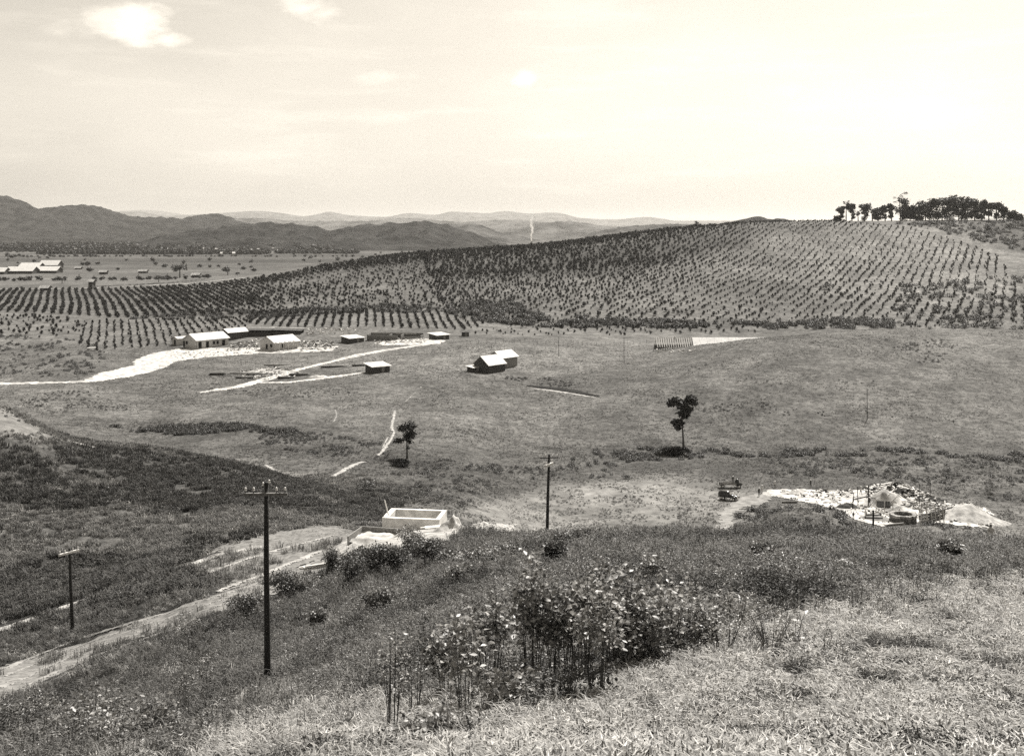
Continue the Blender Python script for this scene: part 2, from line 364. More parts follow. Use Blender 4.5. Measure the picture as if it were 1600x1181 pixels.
# ------------------------------------------------------------------ plants: shapes
def unit(v): return v/np.linalg.norm(v, axis=-1, keepdims=True)
def leaves_mesh(name, P, size, mt, seed=0, up=.5, narrow=.5, N=None):
    """leaf shaped bent quads (two triangles folded along the midrib) at points P"""
    r = np.random.default_rng(seed); n = len(P); size = np.broadcast_to(size, (n,))[:, None]*r.uniform(.65, 1.25, (n, 1))
    d = unit(r.normal(size=(n, 3))*np.array([1, 1, .45])+1e-6)
    nn = unit(r.normal(size=(n, 3))*(1-up)+np.array([0, 0, up])*1.6) if N is None else N
    s = unit(np.cross(d, nn)); nn = np.cross(s, d)
    b = P; tip = P+d*size; L = P+d*size*.45+s*size*narrow*.5+nn*size*.1; R = P+d*size*.45-s*size*narrow*.5+nn*size*.1
    V = np.stack([b, R, tip, L], 1).reshape(-1, 3); a = np.arange(n)*4
    F = np.concatenate([np.stack([a, a+1, a+2], 1), np.stack([a, a+2, a+3], 1)])
    return fast_mesh(name, V, F, mt)
def ball_pts(n, r, seed=0, shell=.5, flat=1.):
    q = np.random.default_rng(seed); v = unit(q.normal(size=(n, 3))); rad = r*(shell+(1-shell)*q.random((n, 1)))
    return v*rad*np.array([1, 1, flat])
def tuft_mesh(name, n, h, spread, w, mt, seed, bend=.6):
    r = np.random.default_rng(seed); V = []; F = []
    for k in range(n):
        a = r.uniform(0, 6.283); rad = spread*math.sqrt(r.random()); bx, by = rad*math.cos(a), rad*math.sin(a)
        da = r.uniform(0, 6.283); hh = h*r.uniform(.5, 1.15); lean = bend*r.uniform(.3, 1.3)*hh
        dx, dy = math.cos(da), math.sin(da); sx, sy = -dy*w*.5, dx*w*.5
        o = len(V)
        pts = [(0, -.03, 1.), (.35, .45, .9), (.75, .82, .7), (1.15, .95, .0)]
        for (q, zz, ww) in pts[:3]:
            cx, cy, cz = bx+dx*lean*q*q, by+dy*lean*q*q, hh*zz
            V += [(cx-sx*ww, cy-sy*ww, cz), (cx+sx*ww, cy+sy*ww, cz)]
        q, zz, _ = pts[3]; V.append((bx+dx*lean*q, by+dy*lean*q, hh*(zz-.2*bend)))
        F += [(o, o+1, o+3, o+2), (o+2, o+3, o+5, o+4), (o+4, o+5, o+6, o+6)]
    V = np.array(V); F4 = np.array(F)
    me = bpy.data.meshes.new(name); me.from_pydata([tuple(v) for v in V], [], [tuple(f) if f[2] != f[3] else tuple(f[:3]) for f in F])
    me.materials.append(mt); me.update(); return me
def herb_mesh(name, h, nst, nleaf, leaf, mt, mstem, seed, spread=.15):
    r = np.random.default_rng(seed); mb = MB(); P = []
    for k in range(nst):
        a = r.uniform(0, 6.283); x0, y0 = spread*r.normal(), spread*r.normal(); ln = h*r.uniform(.05, .3); hh = h*r.uniform(.6, 1.1)
        p0 = Vector((x0, y0, -.05)); p2 = Vector((x0+math.cos(a)*ln, y0+math.sin(a)*ln, hh)); p1 = (p0+p2)/2+Vector((0, 0, .05*h))
        mb.tube([p0, p1, p2], [.008, .006, .003], 3)
        for q in range(nleaf):
            f = r.uniform(.25, 1.0); p = p0.lerp(p2, f); P.append((p.x+r.normal()*leaf*.7, p.y+r.normal()*leaf*.7, p.z+r.normal()*leaf*.3))
    lm = leaves_mesh('t', np.array(P), leaf, mt, seed, up=.35, narrow=.5)
    n0 = len(mb.v); vv = [tuple(v.co) for v in lm.vertices]; ff = [tuple(p.vertices) for p in lm.polygons]; bpy.data.meshes.remove(lm)
    mb.add(vv, ff, 1)
    return mb.mesh(name, [mstem, mt])
def cloud_mesh(name, lobes, leaf, mt, seed, narrow=.6, up=.4, shell=.55):
    P = np.concatenate([ball_pts(n, r, seed+i, shell, fl)+np.array(c) for i, (c, r, n, fl) in enumerate(lobes)])
    return leaves_mesh(name, P, leaf, mt, seed+99, up=up, narrow=narrow)

G_LIGHT = mat('dry_grass_blade', .20, .60, 1.6, .55, .4, trans=.35, vary=.5)
G_MID = mat('green_grass_blade', .09, .25, .6, .6, .35, trans=.3, vary=.5)
G_DARK = mat('dark_weed_leaf', .035, .095, 1., .6, .3, trans=.2, vary=.5)
G_WEED = mat('weed_leaf', .08, .22, 1.5, .45, .6, trans=.3, vary=.55)
G_PALE = mat('pale_weed_leaf', .14, .30, 1.5, .45, .6, trans=.3, vary=.5)
LEAF = mat('shrub_leaf', .03, .40, 7., .45, .45, trans=.25)
LEAF_BIG = mat('broad_leaf', .08, .50, 7., .42, .5, trans=.3)
LEAF_DK = mat('bush_leaf', .05, .10, 2., .5, .4, trans=.2)
TREE_L = mat('tree_leaf', .035, .07, .5, .6, .3, trans=.12)
ORCH = mat('orchard_leaf', .028, .06, .5, .7, .2, trans=.1, vary=.3)
STEM = mat('stem_bark', .05, .10, 20., .85, .2)
BARK = mat('tree_bark', .07, .13, 8., .9, .2, bump_=.02)
BARE = mat('dead_twig', .22, .34, 20., .8, .2)

def scatter(name, P, rz, sc, protos, label=None, tilt=.0):
    """one object of uncountable growth: points that carry instances of a few plants"""
    me = bpy.data.meshes.new(name); me.vertices.add(len(P)); me.vertices.foreach_set('co', np.asarray(P, np.float32).ravel())
    for nm, arr in (('rz', rz), ('sc', sc)):
        a = me.attributes.new(nm, 'FLOAT', 'POINT'); a.data.foreach_set('value', np.asarray(arr, np.float32))
    o = obj(name, me); tag(o, label, None, None, 'stuff')
    g = bpy.data.node_groups.new(name, 'GeometryNodeTree')
    g.interface.new_socket('Geometry', in_out='INPUT', socket_type='NodeSocketGeometry'); g.interface.new_socket('Geometry', in_out='OUTPUT', socket_type='NodeSocketGeometry')
    gi = g.nodes.new('NodeGroupInput'); go = g.nodes.new('NodeGroupOutput'); ip = g.nodes.new('GeometryNodeInstanceOnPoints'); jn = g.nodes.new('GeometryNodeJoinGeometry')
    for p in protos:
        if isinstance(p, bpy.types.Mesh): p = bpy.data.objects.new(p.name, p)
        oi = g.nodes.new('GeometryNodeObjectInfo'); oi.inputs[0].default_value = p; oi.inputs['As Instance'].default_value = True
        g.links.new(oi.outputs['Geometry'], jn.inputs[0])
    na = g.nodes.new('GeometryNodeInputNamedAttribute'); na.data_type = 'FLOAT'; na.inputs[0].default_value = 'rz'
    ns = g.nodes.new('GeometryNodeInputNamedAttribute'); ns.data_type = 'FLOAT'; ns.inputs[0].default_value = 'sc'
    rv = g.nodes.new('FunctionNodeRandomValue'); rv.data_type = 'FLOAT'; rv.inputs[2].default_value = -tilt; rv.inputs[3].default_value = tilt
    cx = g.nodes.new('ShaderNodeCombineXYZ'); g.links.new(na.outputs[0], cx.inputs[2]); g.links.new(rv.outputs[1], cx.inputs[0])
    g.links.new(gi.outputs[0], ip.inputs['Points']); g.links.new(jn.outputs[0], ip.inputs['Instance']); ip.inputs['Pick Instance'].default_value = True
    g.links.new(cx.outputs[0], ip.inputs['Rotation']); g.links.new(ns.outputs[0], ip.inputs['Scale']); g.links.new(ip.outputs[0], go.inputs[0])
    md = o.modifiers.new('growth', 'NODES'); md.node_group = g
    return o
BARE_MASK = []          # (polyline XY, half width) where no plants grow
BARE_POLY = []; THIN_POLY = []; THIN_LINE = []
def seg_dist(X, Y, pts):
    d = np.full(X.shape, 1e9)
    for (a, b) in zip(pts[:-1], pts[1:]):
        L = (b[0]-a[0])**2+(b[1]-a[1])**2; t = np.clip(((X-a[0])*(b[0]-a[0])+(Y-a[1])*(b[1]-a[1]))/max(L, 1e-9), 0, 1)
        w = a[2]+(b[2]-a[2])*t
        d = np.minimum(d, np.hypot(X-a[0]-t*(b[0]-a[0]), Y-a[1]-t*(b[1]-a[1]))-w)
    return d
def in_poly(X, Y, pts):
    ins = np.zeros(X.shape, bool); n = len(pts); dist = np.full(X.shape, 1e9)
    for a in range(n):
        x1, y1 = pts[a][:2]; x2, y2 = pts[(a+1) % n][:2]
        if y1 != y2: ins ^= ((y1 > Y) != (y2 > Y)) & (X < (x2-x1)*(Y-y1)/(y2-y1)+x1)
        L = (x2-x1)**2+(y2-y1)**2; t = np.clip(((X-x1)*(x2-x1)+(Y-y1)*(y2-y1))/max(L, 1e-9), 0, 1)
        dist = np.minimum(dist, np.hypot(X-x1-t*(x2-x1), Y-y1-t*(y2-y1)))
    return np.where(ins, -dist, dist)
def bare(X, Y, m=.2):
    k = np.zeros(X.shape, bool)
    cr_ = fbm(X, Y, 2.2, 3, 83)*np.clip(Y/300, .15, 1.3)
    for pts in BARE_MASK: k |= seg_dist(X, Y, pts)+cr_*.8 < m-.1
    for pts in BARE_POLY: k |= in_poly(X, Y, pts)+cr_*1.2 < m-.2
    for pts in THIN_POLY: k |= (in_poly(X, Y, pts) < m) & (fbm(X, Y, 1.8, 3, 77) > .02)
    for pts in THIN_LINE: k |= (seg_dist(X, Y, pts) < m) & (fbm(X, Y, 1.3, 3, 78) > -.32)
    return k

# ------------------------------------------------------------------ roads, tracks and bare ground, draped on the hillside
def drape(name, sdf, bounds, cell, off, mt, ragged, label=None):
    x0, x1, y0, y1 = bounds; xs = np.arange(x0, x1, cell); ys = np.arange(y0, y1, cell)
    X, Y = np.meshgrid(xs, ys, indexing='ij')
    X = X+fbm(X, Y, cell*2, 1, 3)*cell*.3; Y = Y+fbm(X, Y, cell*2, 1, 4)*cell*.3
    s = sdf(X, Y)+ragged*fbm(X, Y, ragged*6+.01, 4, 8)+ragged*.5*fbm(X, Y, cell*1.5, 1, 14)
    k = s < 0; ce = k[:-1, :-1] & k[1:, :-1] & k[:-1, 1:] & k[1:, 1:]
    I, J = np.nonzero(ce); ny = len(ys)
    q = np.stack([I*ny+J, (I+1)*ny+J, (I+1)*ny+J+1, I*ny+J+1], 1)
    if not len(q): return None
    u, inv = np.unique(q, return_inverse=True); inv = inv.reshape(q.shape)
    Vx = X.ravel()[u]; Vy = Y.ravel()[u]
    edge = np.clip(-s.ravel()[u]/(cell*1.2), 0, 1)
    V = np.stack([Vx, Vy, gz(Vx, Vy)+off*(.35+.65*edge)], 1)
    o = obj(name, fast_mesh(name, V, inv, mt, True)); o['kind'] = 'structure'
    if label: o['label'] = label
    return o
SAND = mat('white_sand', .24, .56, .5, .95, .1, bump_=.12, coord='Object')
TRACK = mat('dirt_track', .11, .22, 1.6, .95, .1, bump_=.08)
SOIL = mat('pale_soil', .20, .42, .9, .95, .1, bump_=.1)
PALEF = mat('worn_grass', .15, .27, .6, .95, .1, bump_=.06)
RUT = mat('pale_rut', .13, .30, 1.2, .95, .1, bump_=.08)
DARKSOIL_SHADE = mat('dark_soil_and_shade', .012, .03, 1., .95, .1)  # dark soil, and the painted shade of the footpath edge and pits
def world_poly(pp): return [tuple(at(*p)[:2]) for p in pp]
def road(name, pts, mt, cell, off, ragged, label=None, thin=False):
    """pts: (px, py, half width in metres)"""
    w = []
    for a, b in zip(pts[:-1], pts[1:]):
        n = 4
        for k in range(n):
            f = k/n; p = at(a[0]+(b[0]-a[0])*f, a[1]+(b[1]-a[1])*f); w.append((p.x, p.y, a[2]+(b[2]-a[2])*f))
    p = at(*pts[-1][:2]); w.append((p.x, p.y, pts[-1][2]))
    (THIN_LINE if thin else BARE_MASK).append(w); A = np.array(w); m = A[:, 2].max()+ragged*2
    return drape(name, lambda X, Y: seg_dist(X, Y, w), (A[:, 0].min()-m, A[:, 0].max()+m, A[:, 1].min()-m, A[:, 1].max()+m), cell, off, mt, ragged, label)
def patch(name, poly, mt, cell, off, ragged, label=None, keep=False):
    w = world_poly(poly); A = np.array(w)
    (THIN_POLY if keep else BARE_POLY).append(w)
    return drape(name, lambda X, Y: in_poly(X, Y, w), (A[:, 0].min()-2, A[:, 0].max()+2, A[:, 1].min()-2, A[:, 1].max()+2), cell, off, mt, ragged, label)
road('road', [(-260, 604, 3.2), (0, 600, 3.0), (90, 598, 2.2), (140, 596, 3.0), (180, 586, 6.), (225, 576, 6.5), (262, 562, 5.5), (330, 556, 4.5), (420, 550, 3.2), (500, 544, 1.6)], SAND, .5, .14, 1.2, 'white sand road from the left edge to the houses')
road('road', [(318, 613, 1.6), (372, 605, 2.6), (420, 592, 3.4), (470, 577, 2.2), (520, 565, 2.2), (570, 553, 3.0), (620, 545, 2.8), (672, 538, 2.2)], SAND, .45, .16, .9, 'white sand road climbing past the sheds')
road('road', [(408, 598, 1.5), (450, 598, 2.), (500, 592, 2.2), (530, 588, 2.6), (566, 583, 1.8)], SAND, .6, .18, .7, 'short sand spur to the small shed')
road('path', [(190, 592, .8), (260, 591, .7), (330, 594, .6), (372, 596, .4)], TRACK, .5, .12, .4, 'pale wheel track between the two sand roads')
road('path', [(640, 583, .35), (690, 580, .5), (738, 577, .5)], SOIL, .4, .12, .2, 'thin pale path to the twin barn')
patch('yard', [(205, 566), (235, 552), (275, 545), (330, 543), (400, 543), (470, 543), (530, 541), (520, 549), (420, 553), (330, 558), (260, 567), (215, 572)], SAND, .7, .17, 1.4, 'white sand yard before the houses')
patch('yard', [(580, 536), (625, 531), (668, 529), (700, 532), (690, 538), (640, 540), (596, 540)], SAND, .7, .15, .9, 'white sand yard by the unfinished walls')
patch('yard', [(375, 582), (410, 576), (440, 577), (470, 582), (400, 590)], SOIL, .7, .15, 1.4, 'pale ground under the lumber piles')
road('track', [(-160, 1118, 4.3), (0, 1066, 4.1), (130, 1012, 3.8), (250, 974, 3.5), (350, 940, 3.3), (430, 912, 3.3), (500, 884, 3.3), (560, 858, 2.8)], TRACK, .22, .07, 1.5, 'rutted dirt track up the left of the near hill', True)
for k_, (dy, w_, mt_, nm_) in enumerate([(-13, .34, RUT, 'upper pale rut of the track'), (-4, .2, RUT, 'second pale rut of the track'), (6, .34, RUT, 'third, widest pale rut of the track'), (17, .26, RUT, 'lowest pale rut of the track'), (-18, .18, DARKSOIL_SHADE, 'dark eroded edge above the track'), (22, .16, DARKSOIL_SHADE, 'dark eroded edge below the track')]):
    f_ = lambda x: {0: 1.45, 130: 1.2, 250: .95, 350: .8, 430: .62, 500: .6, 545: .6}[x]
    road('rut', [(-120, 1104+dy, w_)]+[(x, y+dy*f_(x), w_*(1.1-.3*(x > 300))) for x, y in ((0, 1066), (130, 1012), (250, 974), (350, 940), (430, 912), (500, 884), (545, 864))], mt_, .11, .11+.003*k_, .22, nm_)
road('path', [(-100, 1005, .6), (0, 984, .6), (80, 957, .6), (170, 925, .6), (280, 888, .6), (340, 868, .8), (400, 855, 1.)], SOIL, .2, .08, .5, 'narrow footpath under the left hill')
road('rut', [(-100, 1000, .3), (0, 979, .3), (80, 952, .3), (170, 920, .3), (280, 883, .3), (340, 863, .3)], DARKSOIL_SHADE, .15, .10, .3, 'dark line painted as the shadow edge above the footpath')  # dark strip painted for the edge's shadow, without relief
road('rut', [(300, 905, .3), (370, 880, .4), (440, 858, .4), (520, 838, .4)], SOIL, .15, .13, .4, 'upper pale rut in the trampled ground')
road('rut', [(340, 925, .3), (420, 895, .4), (500, 862, .4)], SOIL, .15, .135, .4, 'middle pale rut in the trampled ground')
patch('bare_ground', [(285, 885), (340, 855), (430, 832), (520, 822), (565, 836), (520, 872), (440, 900), (360, 925), (330, 905)], TRACK, .3, .06, 2.8, 'trampled ground beside the track', keep=True)
patch('bare_ground', [(520, 858), (545, 838), (600, 826), (700, 824), (770, 814), (812, 818), (800, 832), (700, 850), (600, 862), (530, 872)], SOIL, .35, .12, .8, 'white sand round the concrete tank')
for pts, w in (([(660, 603), (650, 612), (640, 622), (630, 630)], .22), ([(617, 642), (615, 652), (612, 668), (616, 676), (609, 690), (597, 706), (590, 712)], .5), ([(566, 722), (552, 727), (540, 733), (522, 744)], .8), ([(524, 641), (526, 650), (521, 660)], .3), ([(606, 683), (598, 700)], .3)):
    road('gully', [(a, b, w) for a, b in pts], SOIL, .28, .12, .35*w+.05, 'washed out pale gully in the meadow')
road('gully', [(116, 692, .7), (128, 695, .9), (145, 699, .6)], SAND, .3, .15, .3, 'white sand scar at the tip of the left hill')
road('gully', [(415, 727, .5), (435, 738, .6), (456, 745, .3)], SOIL, .3, .1, .3, 'pale scar low on the left hill')
road('gully', [(820, 606, .3), (850, 609, .9), (880, 613, 1.1), (910, 618, .9), (938, 623, .3)], SOIL, .35, .1, .4, 'pale foot of the eroded bank')
road('bank', [(825, 603, .5), (850, 605.5, 1.6), (880, 608.5, 2.0), (905, 613.5, 1.8), (938, 620, .6)], DARKSOIL_SHADE, .35, .22, .5, 'dark eroded bank in the meadow')
patch('field', [(1100, 838), (1118, 800), (1150, 778), (1180, 769), (1230, 772), (1190, 786), (1150, 800), (1148, 842)], PALEF, .5, .10, 1.6, 'worn pale ground by the parked car')
patch('bare_ground', [(1180, 772), (1200, 764), (1260, 764), (1330, 766), (1385, 758), (1430, 768), (1480, 786), (1540, 793), (1556, 806), (1530, 812), (1552, 826), (1500, 822), (1440, 818), (1380, 824), (1330, 812), (1310, 797), (1240, 782)], SAND, .5, .16, 1.2, 'white spoil ground round the well')
road('road', [(-200, 452, 3), (0, 452.5, 3), (120, 452, 3.), (200, 448, 3), (300, 443.5, 4), (372, 436, 6)], SOIL, 2., .5, 1.5, 'far pale road beyond the orchard')
road('canal', [(150, 448.5, 3.5), (200, 446, 4), (260, 443, 4), (320, 437, 4)], DARKSOIL_SHADE, 2.5, .8, .8, 'dark ditch beside the far road')

# ------------------------------------------------------------------ far hills
FOREST = mat('far_forest', .004, .040, .018, .95, .1, bump_=22., detail=12.)
FARHILL = mat('far_slope', .01, .13, .005, .95, .1, bump_=20., detail=10.)
def hills(name, pts, d, half, mt, base, label, rough=8., seed=0, tree=0.):
    """a range of hills: crest line given as (picture x, picture y), standing at distance d, falling away on both sides"""
    pts = sorted(pts); x0, x1 = pts[0][0], pts[-1][0]
    nx = int(max(60, (x1-x0)/1.6)); px = np.linspace(x0, x1, nx); cy = pchip([p[0] for p in pts], [p[1] for p in pts], px)
    nv = 110; v = np.linspace(-1, 1, nv); PXm, VV = np.meshgrid(px, v, indexing='ij')
    Y = d+VV*half; X = (PXm-800)/FPX*d*(1+0*Y)
    top = -d*(cy-HOR)/FPX; zb = base
    rid = fbm(X, Y*.35, half*.30, 4, seed)
    prof = np.clip(1-np.abs(VV)**1.25, 0, 1)
    gul = 1-np.abs(fbm(X, Y*.25, half*.30, 5, seed+5))**.7*1.6
    Zs = zb+(top[:, None]-zb)*prof*(1-.55*np.clip(1-gul, 0, 1)*np.clip(np.abs(VV)*2.4, 0, 1)*(1-np.abs(VV)*.4))+rid*rough*np.abs(VV)*(1-np.abs(VV))*4
    if tree: Zs += tree*np.clip(fbm(X, Y, 26, 2, seed+11)+.25, 0, 1)*np.clip(prof*3, 0, 1)
    o = grid_mesh(name, np.stack([X, Y, Zs+CAMZ], 2).reshape(-1, 3), nx, nv, mt); o['kind'] = 'structure'; o['label'] = label
    return o
hills('hills', [(-900, 330), (-500, 290), (-200, 318), (0, 307), (20, 312), (40, 321), (66, 327), (90, 324), (125, 322), (150, 324), (168, 331), (180, 340), (230, 340), (280, 343), (330, 335), (352, 339), (385, 352), (430, 378), (460, 392)], 4800, 1100, FOREST, -52, 'dark wooded hills at the left edge', 20, 2, 9)
hills('hills', [(205, 386), (240, 374), (300, 362), (350, 356), (400, 350), (450, 350), (490, 355), (520, 362), (545, 357), (600, 352), (650, 348), (670, 348), (700, 353), (730, 363), (770, 380), (800, 392)], 2950, 420, FOREST, -52, 'dark low wooded hill in the middle distance', 14, 3, 8)
hills('hills', [(640, 372), (690, 354), (710, 352), (745, 352), (780, 362), (830, 374), (880, 384), (930, 392)], 3900, 500, FARHILL, -52, 'paler hill behind the dark wooded hill', 12, 4, 5)
hills('hills', [(-200, 350), (100, 344), (300, 343), (400, 341), (470, 346), (560, 346), (640, 341), (720, 347), (800, 344), (900, 352), (940, 354), (1020, 352), (1100, 350), (1180, 356), (1260, 352), (1400, 360), (1700, 350), (2100, 356)], 8800, 1400, FARHILL, -60, 'hazy hills of the fourth line', 26, 5, 7)
hills('hills', [(560, 372), (620, 362), (700, 366), (760, 354), (830, 350), (885, 346), (930, 352), (1000, 360), (1060, 356), (1120, 366)], 6400, 700, FARHILL, -56, 'pale grey hill behind the smoke column', 16, 15, 7)
hills('hills', [(700, 382), (900, 378), (920, 366), (960, 357), (1010, 352), (1060, 351), (1100, 356), (1150, 370), (1200, 390)], 4300, 500, FARHILL, -52, 'grey hill rising behind the orchard ridge', 12, 6, 6)
hills('hills', [(1110, 360), (1140, 347), (1175, 341), (1215, 343), (1260, 350), (1300, 362)], 2300, 300, FOREST, -50, 'wooded knob behind the orchard ridge', 6, 12, 6)
hills('hills', [(-600, 345), (-300, 330), (0, 336), (175, 331), (215, 331), (260, 337), (330, 334), (400, 330), (440, 333), (475, 338), (500, 334), (512, 331), (545, 336), (600, 339), (640, 333), (680, 336), (705, 331), (760, 333), (790, 330), (830, 334), (865, 332), (910, 341), (960, 343), (1010, 339), (1060, 345), (1150, 345), (1300, 349), (1600, 340), (2200, 345)], 19000, 2600, FARHILL, -60, 'pale mountains on the horizon', 30, 7, 6)
hills('hills', [(-600, 338), (100, 334), (230, 328), (300, 336), (600, 340), (740, 335), (860, 338), (1000, 346), (1200, 351), (1500, 348), (2200, 342)], 29000, 2600, FARHILL, -60, 'faintest mountains at the far end of the valley', 30, 8, 0)
# belts of forest on the far plain
def belt(x0, x1, py, w, n, h, label, seed):
    r = np.random.default_rng(seed); lob = []
    p0 = r.uniform(x0, x1, n); dd = -(-48)*FPX/(py-HOR); d = dd+r.normal(0, w, n)
    P = np.stack([(p0-800)/FPX*d, d, gz((p0-800)/FPX*d, d)], 1)
    return scatter('forest', P, r.uniform(0, 6.28, n), r.uniform(.6, 1.3, n)*h, FARTREE, label)
FARTREE = [cloud_mesh('far_crown', [((0, 0, .55), .5, 60, .8), ((.3, .2, .4), .35, 30, .8), ((-.3, 0, .4), .35, 30, .8)], .34, TREE_L, 40+k, .9) for k in range(3)]
belt(-200, 520, 389, 130, 1500, 13, 'long dark belt of trees across the far plain', 1)
belt(-200, 210, 392, 40, 500, 12, 'belt of trees at the left of the plain', 2)
belt(60, 420, 397, 30, 420, 9, 'hedge of trees before the far village', 3)
belt(430, 560, 396, 30, 160, 8, 'hedge of trees right of the far village', 4)
belt(-100, 300, 394, 12, 200, 6, 'low scrub on the plain', 5)

belt(-300, 700, 405, 260, 60, 5, 'scattered bushes over the far plain', 6)
belt(-300, 400, 418, 120, 36, 4, 'scattered bushes on the nearer plain', 7)
belt(-200, 560, 401.5, 14, 120, 4, 'thin hedge line across the plain', 8)
belt(240, 520, 388.5, 40, 160, 8, 'trees round the far village', 9)
belt(-100, 330, 440, 14, 60, 3.5, 'bushes along the far ditch', 10)
# ------------------------------------------------------------------ orchard
OR = []
def orch_mesh(seed, r=1.15):
    q = random.Random(seed)
    lob = [((q.uniform(-.2, .2), q.uniform(-.2, .2), 1.45), r*.82, 80, 1.15), ((q.uniform(-.5, .5), q.uniform(-.5, .5), 1.0), r*.7, 45, .9), ((q.uniform(-.4, .4), q.uniform(-.4, .4), 2.1), r*.5, 30, 1.)]
    return cloud_mesh('orchard_crown', lob, .62, ORCH, seed, .75, .4, .4)
OMESH = [orch_mesh(100+k) for k in range(4)]
TM = MB().tube([(0, 0, -.2), (0, 0, 1.2)], [.1, .07], 5).mesh('orchard_trunk', BARK)
def rows(alpha, sr, sa, test, jit, drop, seed, size=1.):
    r = np.random.default_rng(seed); ca, sa_ = math.cos(alpha), math.sin(alpha)
    a = np.arange(-1400, 1400, sr); b = np.arange(0, 1700, sa); A, B = np.meshgrid(a, b, indexing='ij'); A = A.ravel(); B = B.ravel()
    X = A*ca+B*sa_; Y = -A*sa_+B*ca
    k = (Y > 380) & (Y < 1150) & (np.abs(X/Y) < .75); X = X[k]; Y = Y[k]
    X = X+fbm(X, Y, 150, 2, seed)*1.8+r.normal(0, jit, len(X)); Y = Y+fbm(X, Y, 150, 2, seed+3)*1.8+r.normal(0, jit, len(X))
    px = 800+FPX*X/Y; z = gz(X, Y); py = HOR-FPX*(z-CAMZ)/Y
    k = test(px, py, Y) & (r.random(len(X)) > drop+.48*(seed == 11)*sstep(360, 470, px)*(Y < 825)+.25*np.clip(fbm(X, Y, 40, 3, seed+7), 0, 1))
    X, Y, z, px = X[k], Y[k], z[k], px[k]
    s = size*(1+.25*(seed == 12)*sstep(1150, 900, px))*(1+.35*(seed == 12)*(Y > 740)*sstep(1250, 1050, px))*np.clip(r.normal(.92, .24, len(X)), .35, 1.5)*(1+.25*fbm(X, Y, 70, 2, seed+2))
    OR.append(np.stack([X, Y, z, s, px], 1))
inpoly = lambda px, py, pts: in_poly(px, py, pts) < 0
A_ = [(-300, 453), (150, 453), (300, 447), (420, 434), (500, 416), (600, 401), (660, 395), (700, 440), (690, 480), (560, 492), (330, 494), (180, 497), (60, 489), (-300, 486)]
B_ = [(655, 398), (800, 386), (1000, 364), (1100, 353), (1200, 346), (1310, 345), (1432, 357), (1500, 378), (1560, 400), (1620, 500), (1560, 512), (1300, 512), (1000, 516), (800, 512), (690, 482)]
rows(math.radians(-22.3), 4.7, 2.8, lambda px, py, Y: inpoly(px, py, A_) & (Y < 960), .35, .06, 11, .74)
rows(math.radians(25.), 5.3, 3.8, lambda px, py, Y: inpoly(px, py, B_) & (Y < 1020), .6, .12, 12, .54)
rows(math.radians(-8), 4.0, 3.0, lambda px, py, Y: inpoly(px, py, [(395, 489), (690, 483), (760, 505), (730, 516), (600, 512), (430, 512), (385, 505)]), .2, .04, 13, .62)
rows(math.radians(-20), 3.4, 4., lambda px, py, Y: inpoly(px, py, [(120, 503), (390, 496), (390, 510), (300, 528), (270, 540), (150, 549), (115, 538)]), .3, .12, 14, .48)
rows(math.radians(-12), 7., 5., lambda px, py, Y: inpoly(px, py, [(730, 512), (1010, 512), (1180, 516), (1180, 520), (1000, 525), (740, 524)]), .8, .25, 15, .5)
rows(math.radians(10), 5.5, 5., lambda px, py, Y: inpoly(px, py, [(-100, 492), (60, 494), (140, 505), (110, 530), (-100, 524)]), 1.6, .35, 16, .6)
rows(0, 4.2, 6, lambda px, py, Y: inpoly(px, py, [(400, 437), (500, 417), (660, 396), (800, 387), (1000, 365), (1000, 372), (800, 400), (660, 408), (500, 426), (410, 443)]) & (Y < 980), 1., .1, 17, .95)
T = np.concatenate(OR)
top = HOR-FPX*(T[:, 2]+2.2*T[:, 3]-CAMZ)/T[:, 1]
vis = (T[:, 4] > 8) & (T[:, 4] < 1592) & (top < gmin(T[:, 4], T[:, 1]*.97)-2.)
order = np.argsort(np.where(vis, T[:, 1]/T[:, 3], 1e9)); near = order[:300]; rest = order[300:]
proto = []
for k in range(4):
    t_ = thing('orchard_tree', 'x', 'tree', (0, 0, 0)); obj('crown', OMESH[k], t_); obj('trunk', TM, t_); proto.append(t_)
for n, i in enumerate(near):
    t_ = proto[n] if n < 4 else copy_tree(proto[n % 4])
    t_.location = (T[i, 0], T[i, 1], T[i, 2]); t_.scale = (T[i, 3],)*3; t_.rotation_euler = (0, 0, random.uniform(0, 6.28))
    tag(t_, 'small dark orchard tree in the nearest planted rows below the hill', 'tree', 'young orchard trees in the nearest rows')
scatter('orchard', T[rest, :3], rng.uniform(0, 6.28, len(rest)), T[rest, 3], OMESH, 'rows of small dark trees covering the long hill')
# tangled thicket along the foot of the orchard
def thicket(name, poly, n, sc, protos, label, seed, flat=1.):
    r = np.random.default_rng(seed); w = world_poly(poly); A = np.array(w)
    X = r.uniform(A[:, 0].min(), A[:, 0].max(), n); Y = r.uniform(A[:, 1].min(), A[:, 1].max(), n)
    k = (in_poly(X, Y, w)+6*fbm(X, Y, 12, 4, seed) < 0) & (fbm(X, Y, 7, 3, seed+2) > -.08) & ~bare(X, Y, .5); X, Y = X[k], Y[k]
    return scatter(name, np.stack([X, Y, gz(X, Y)-.1], 1), r.uniform(0, 6.28, len(X)), sc*r.uniform(.5, 1.3, len(X)), protos, label)
BUSHP = [cloud_mesh('bush_growth', [((0, 0, .35), .55, 70, .7), ((.35, .1, .25), .35, 30, .7), ((-.3, -.2, .25), .4, 35, .7)], .2, LEAF_DK, 60+k, .7) for k in range(3)]
thicket('undergrowth', [(690, 478), (800, 470), (830, 492), (1000, 500), (1180, 505), (1300, 500), (1400, 498), (1400, 513), (1000, 512), (800, 508), (700, 496)], 5200, 2.5, BUSHP, 'dark scrub along the foot of the orchard hill', 71)
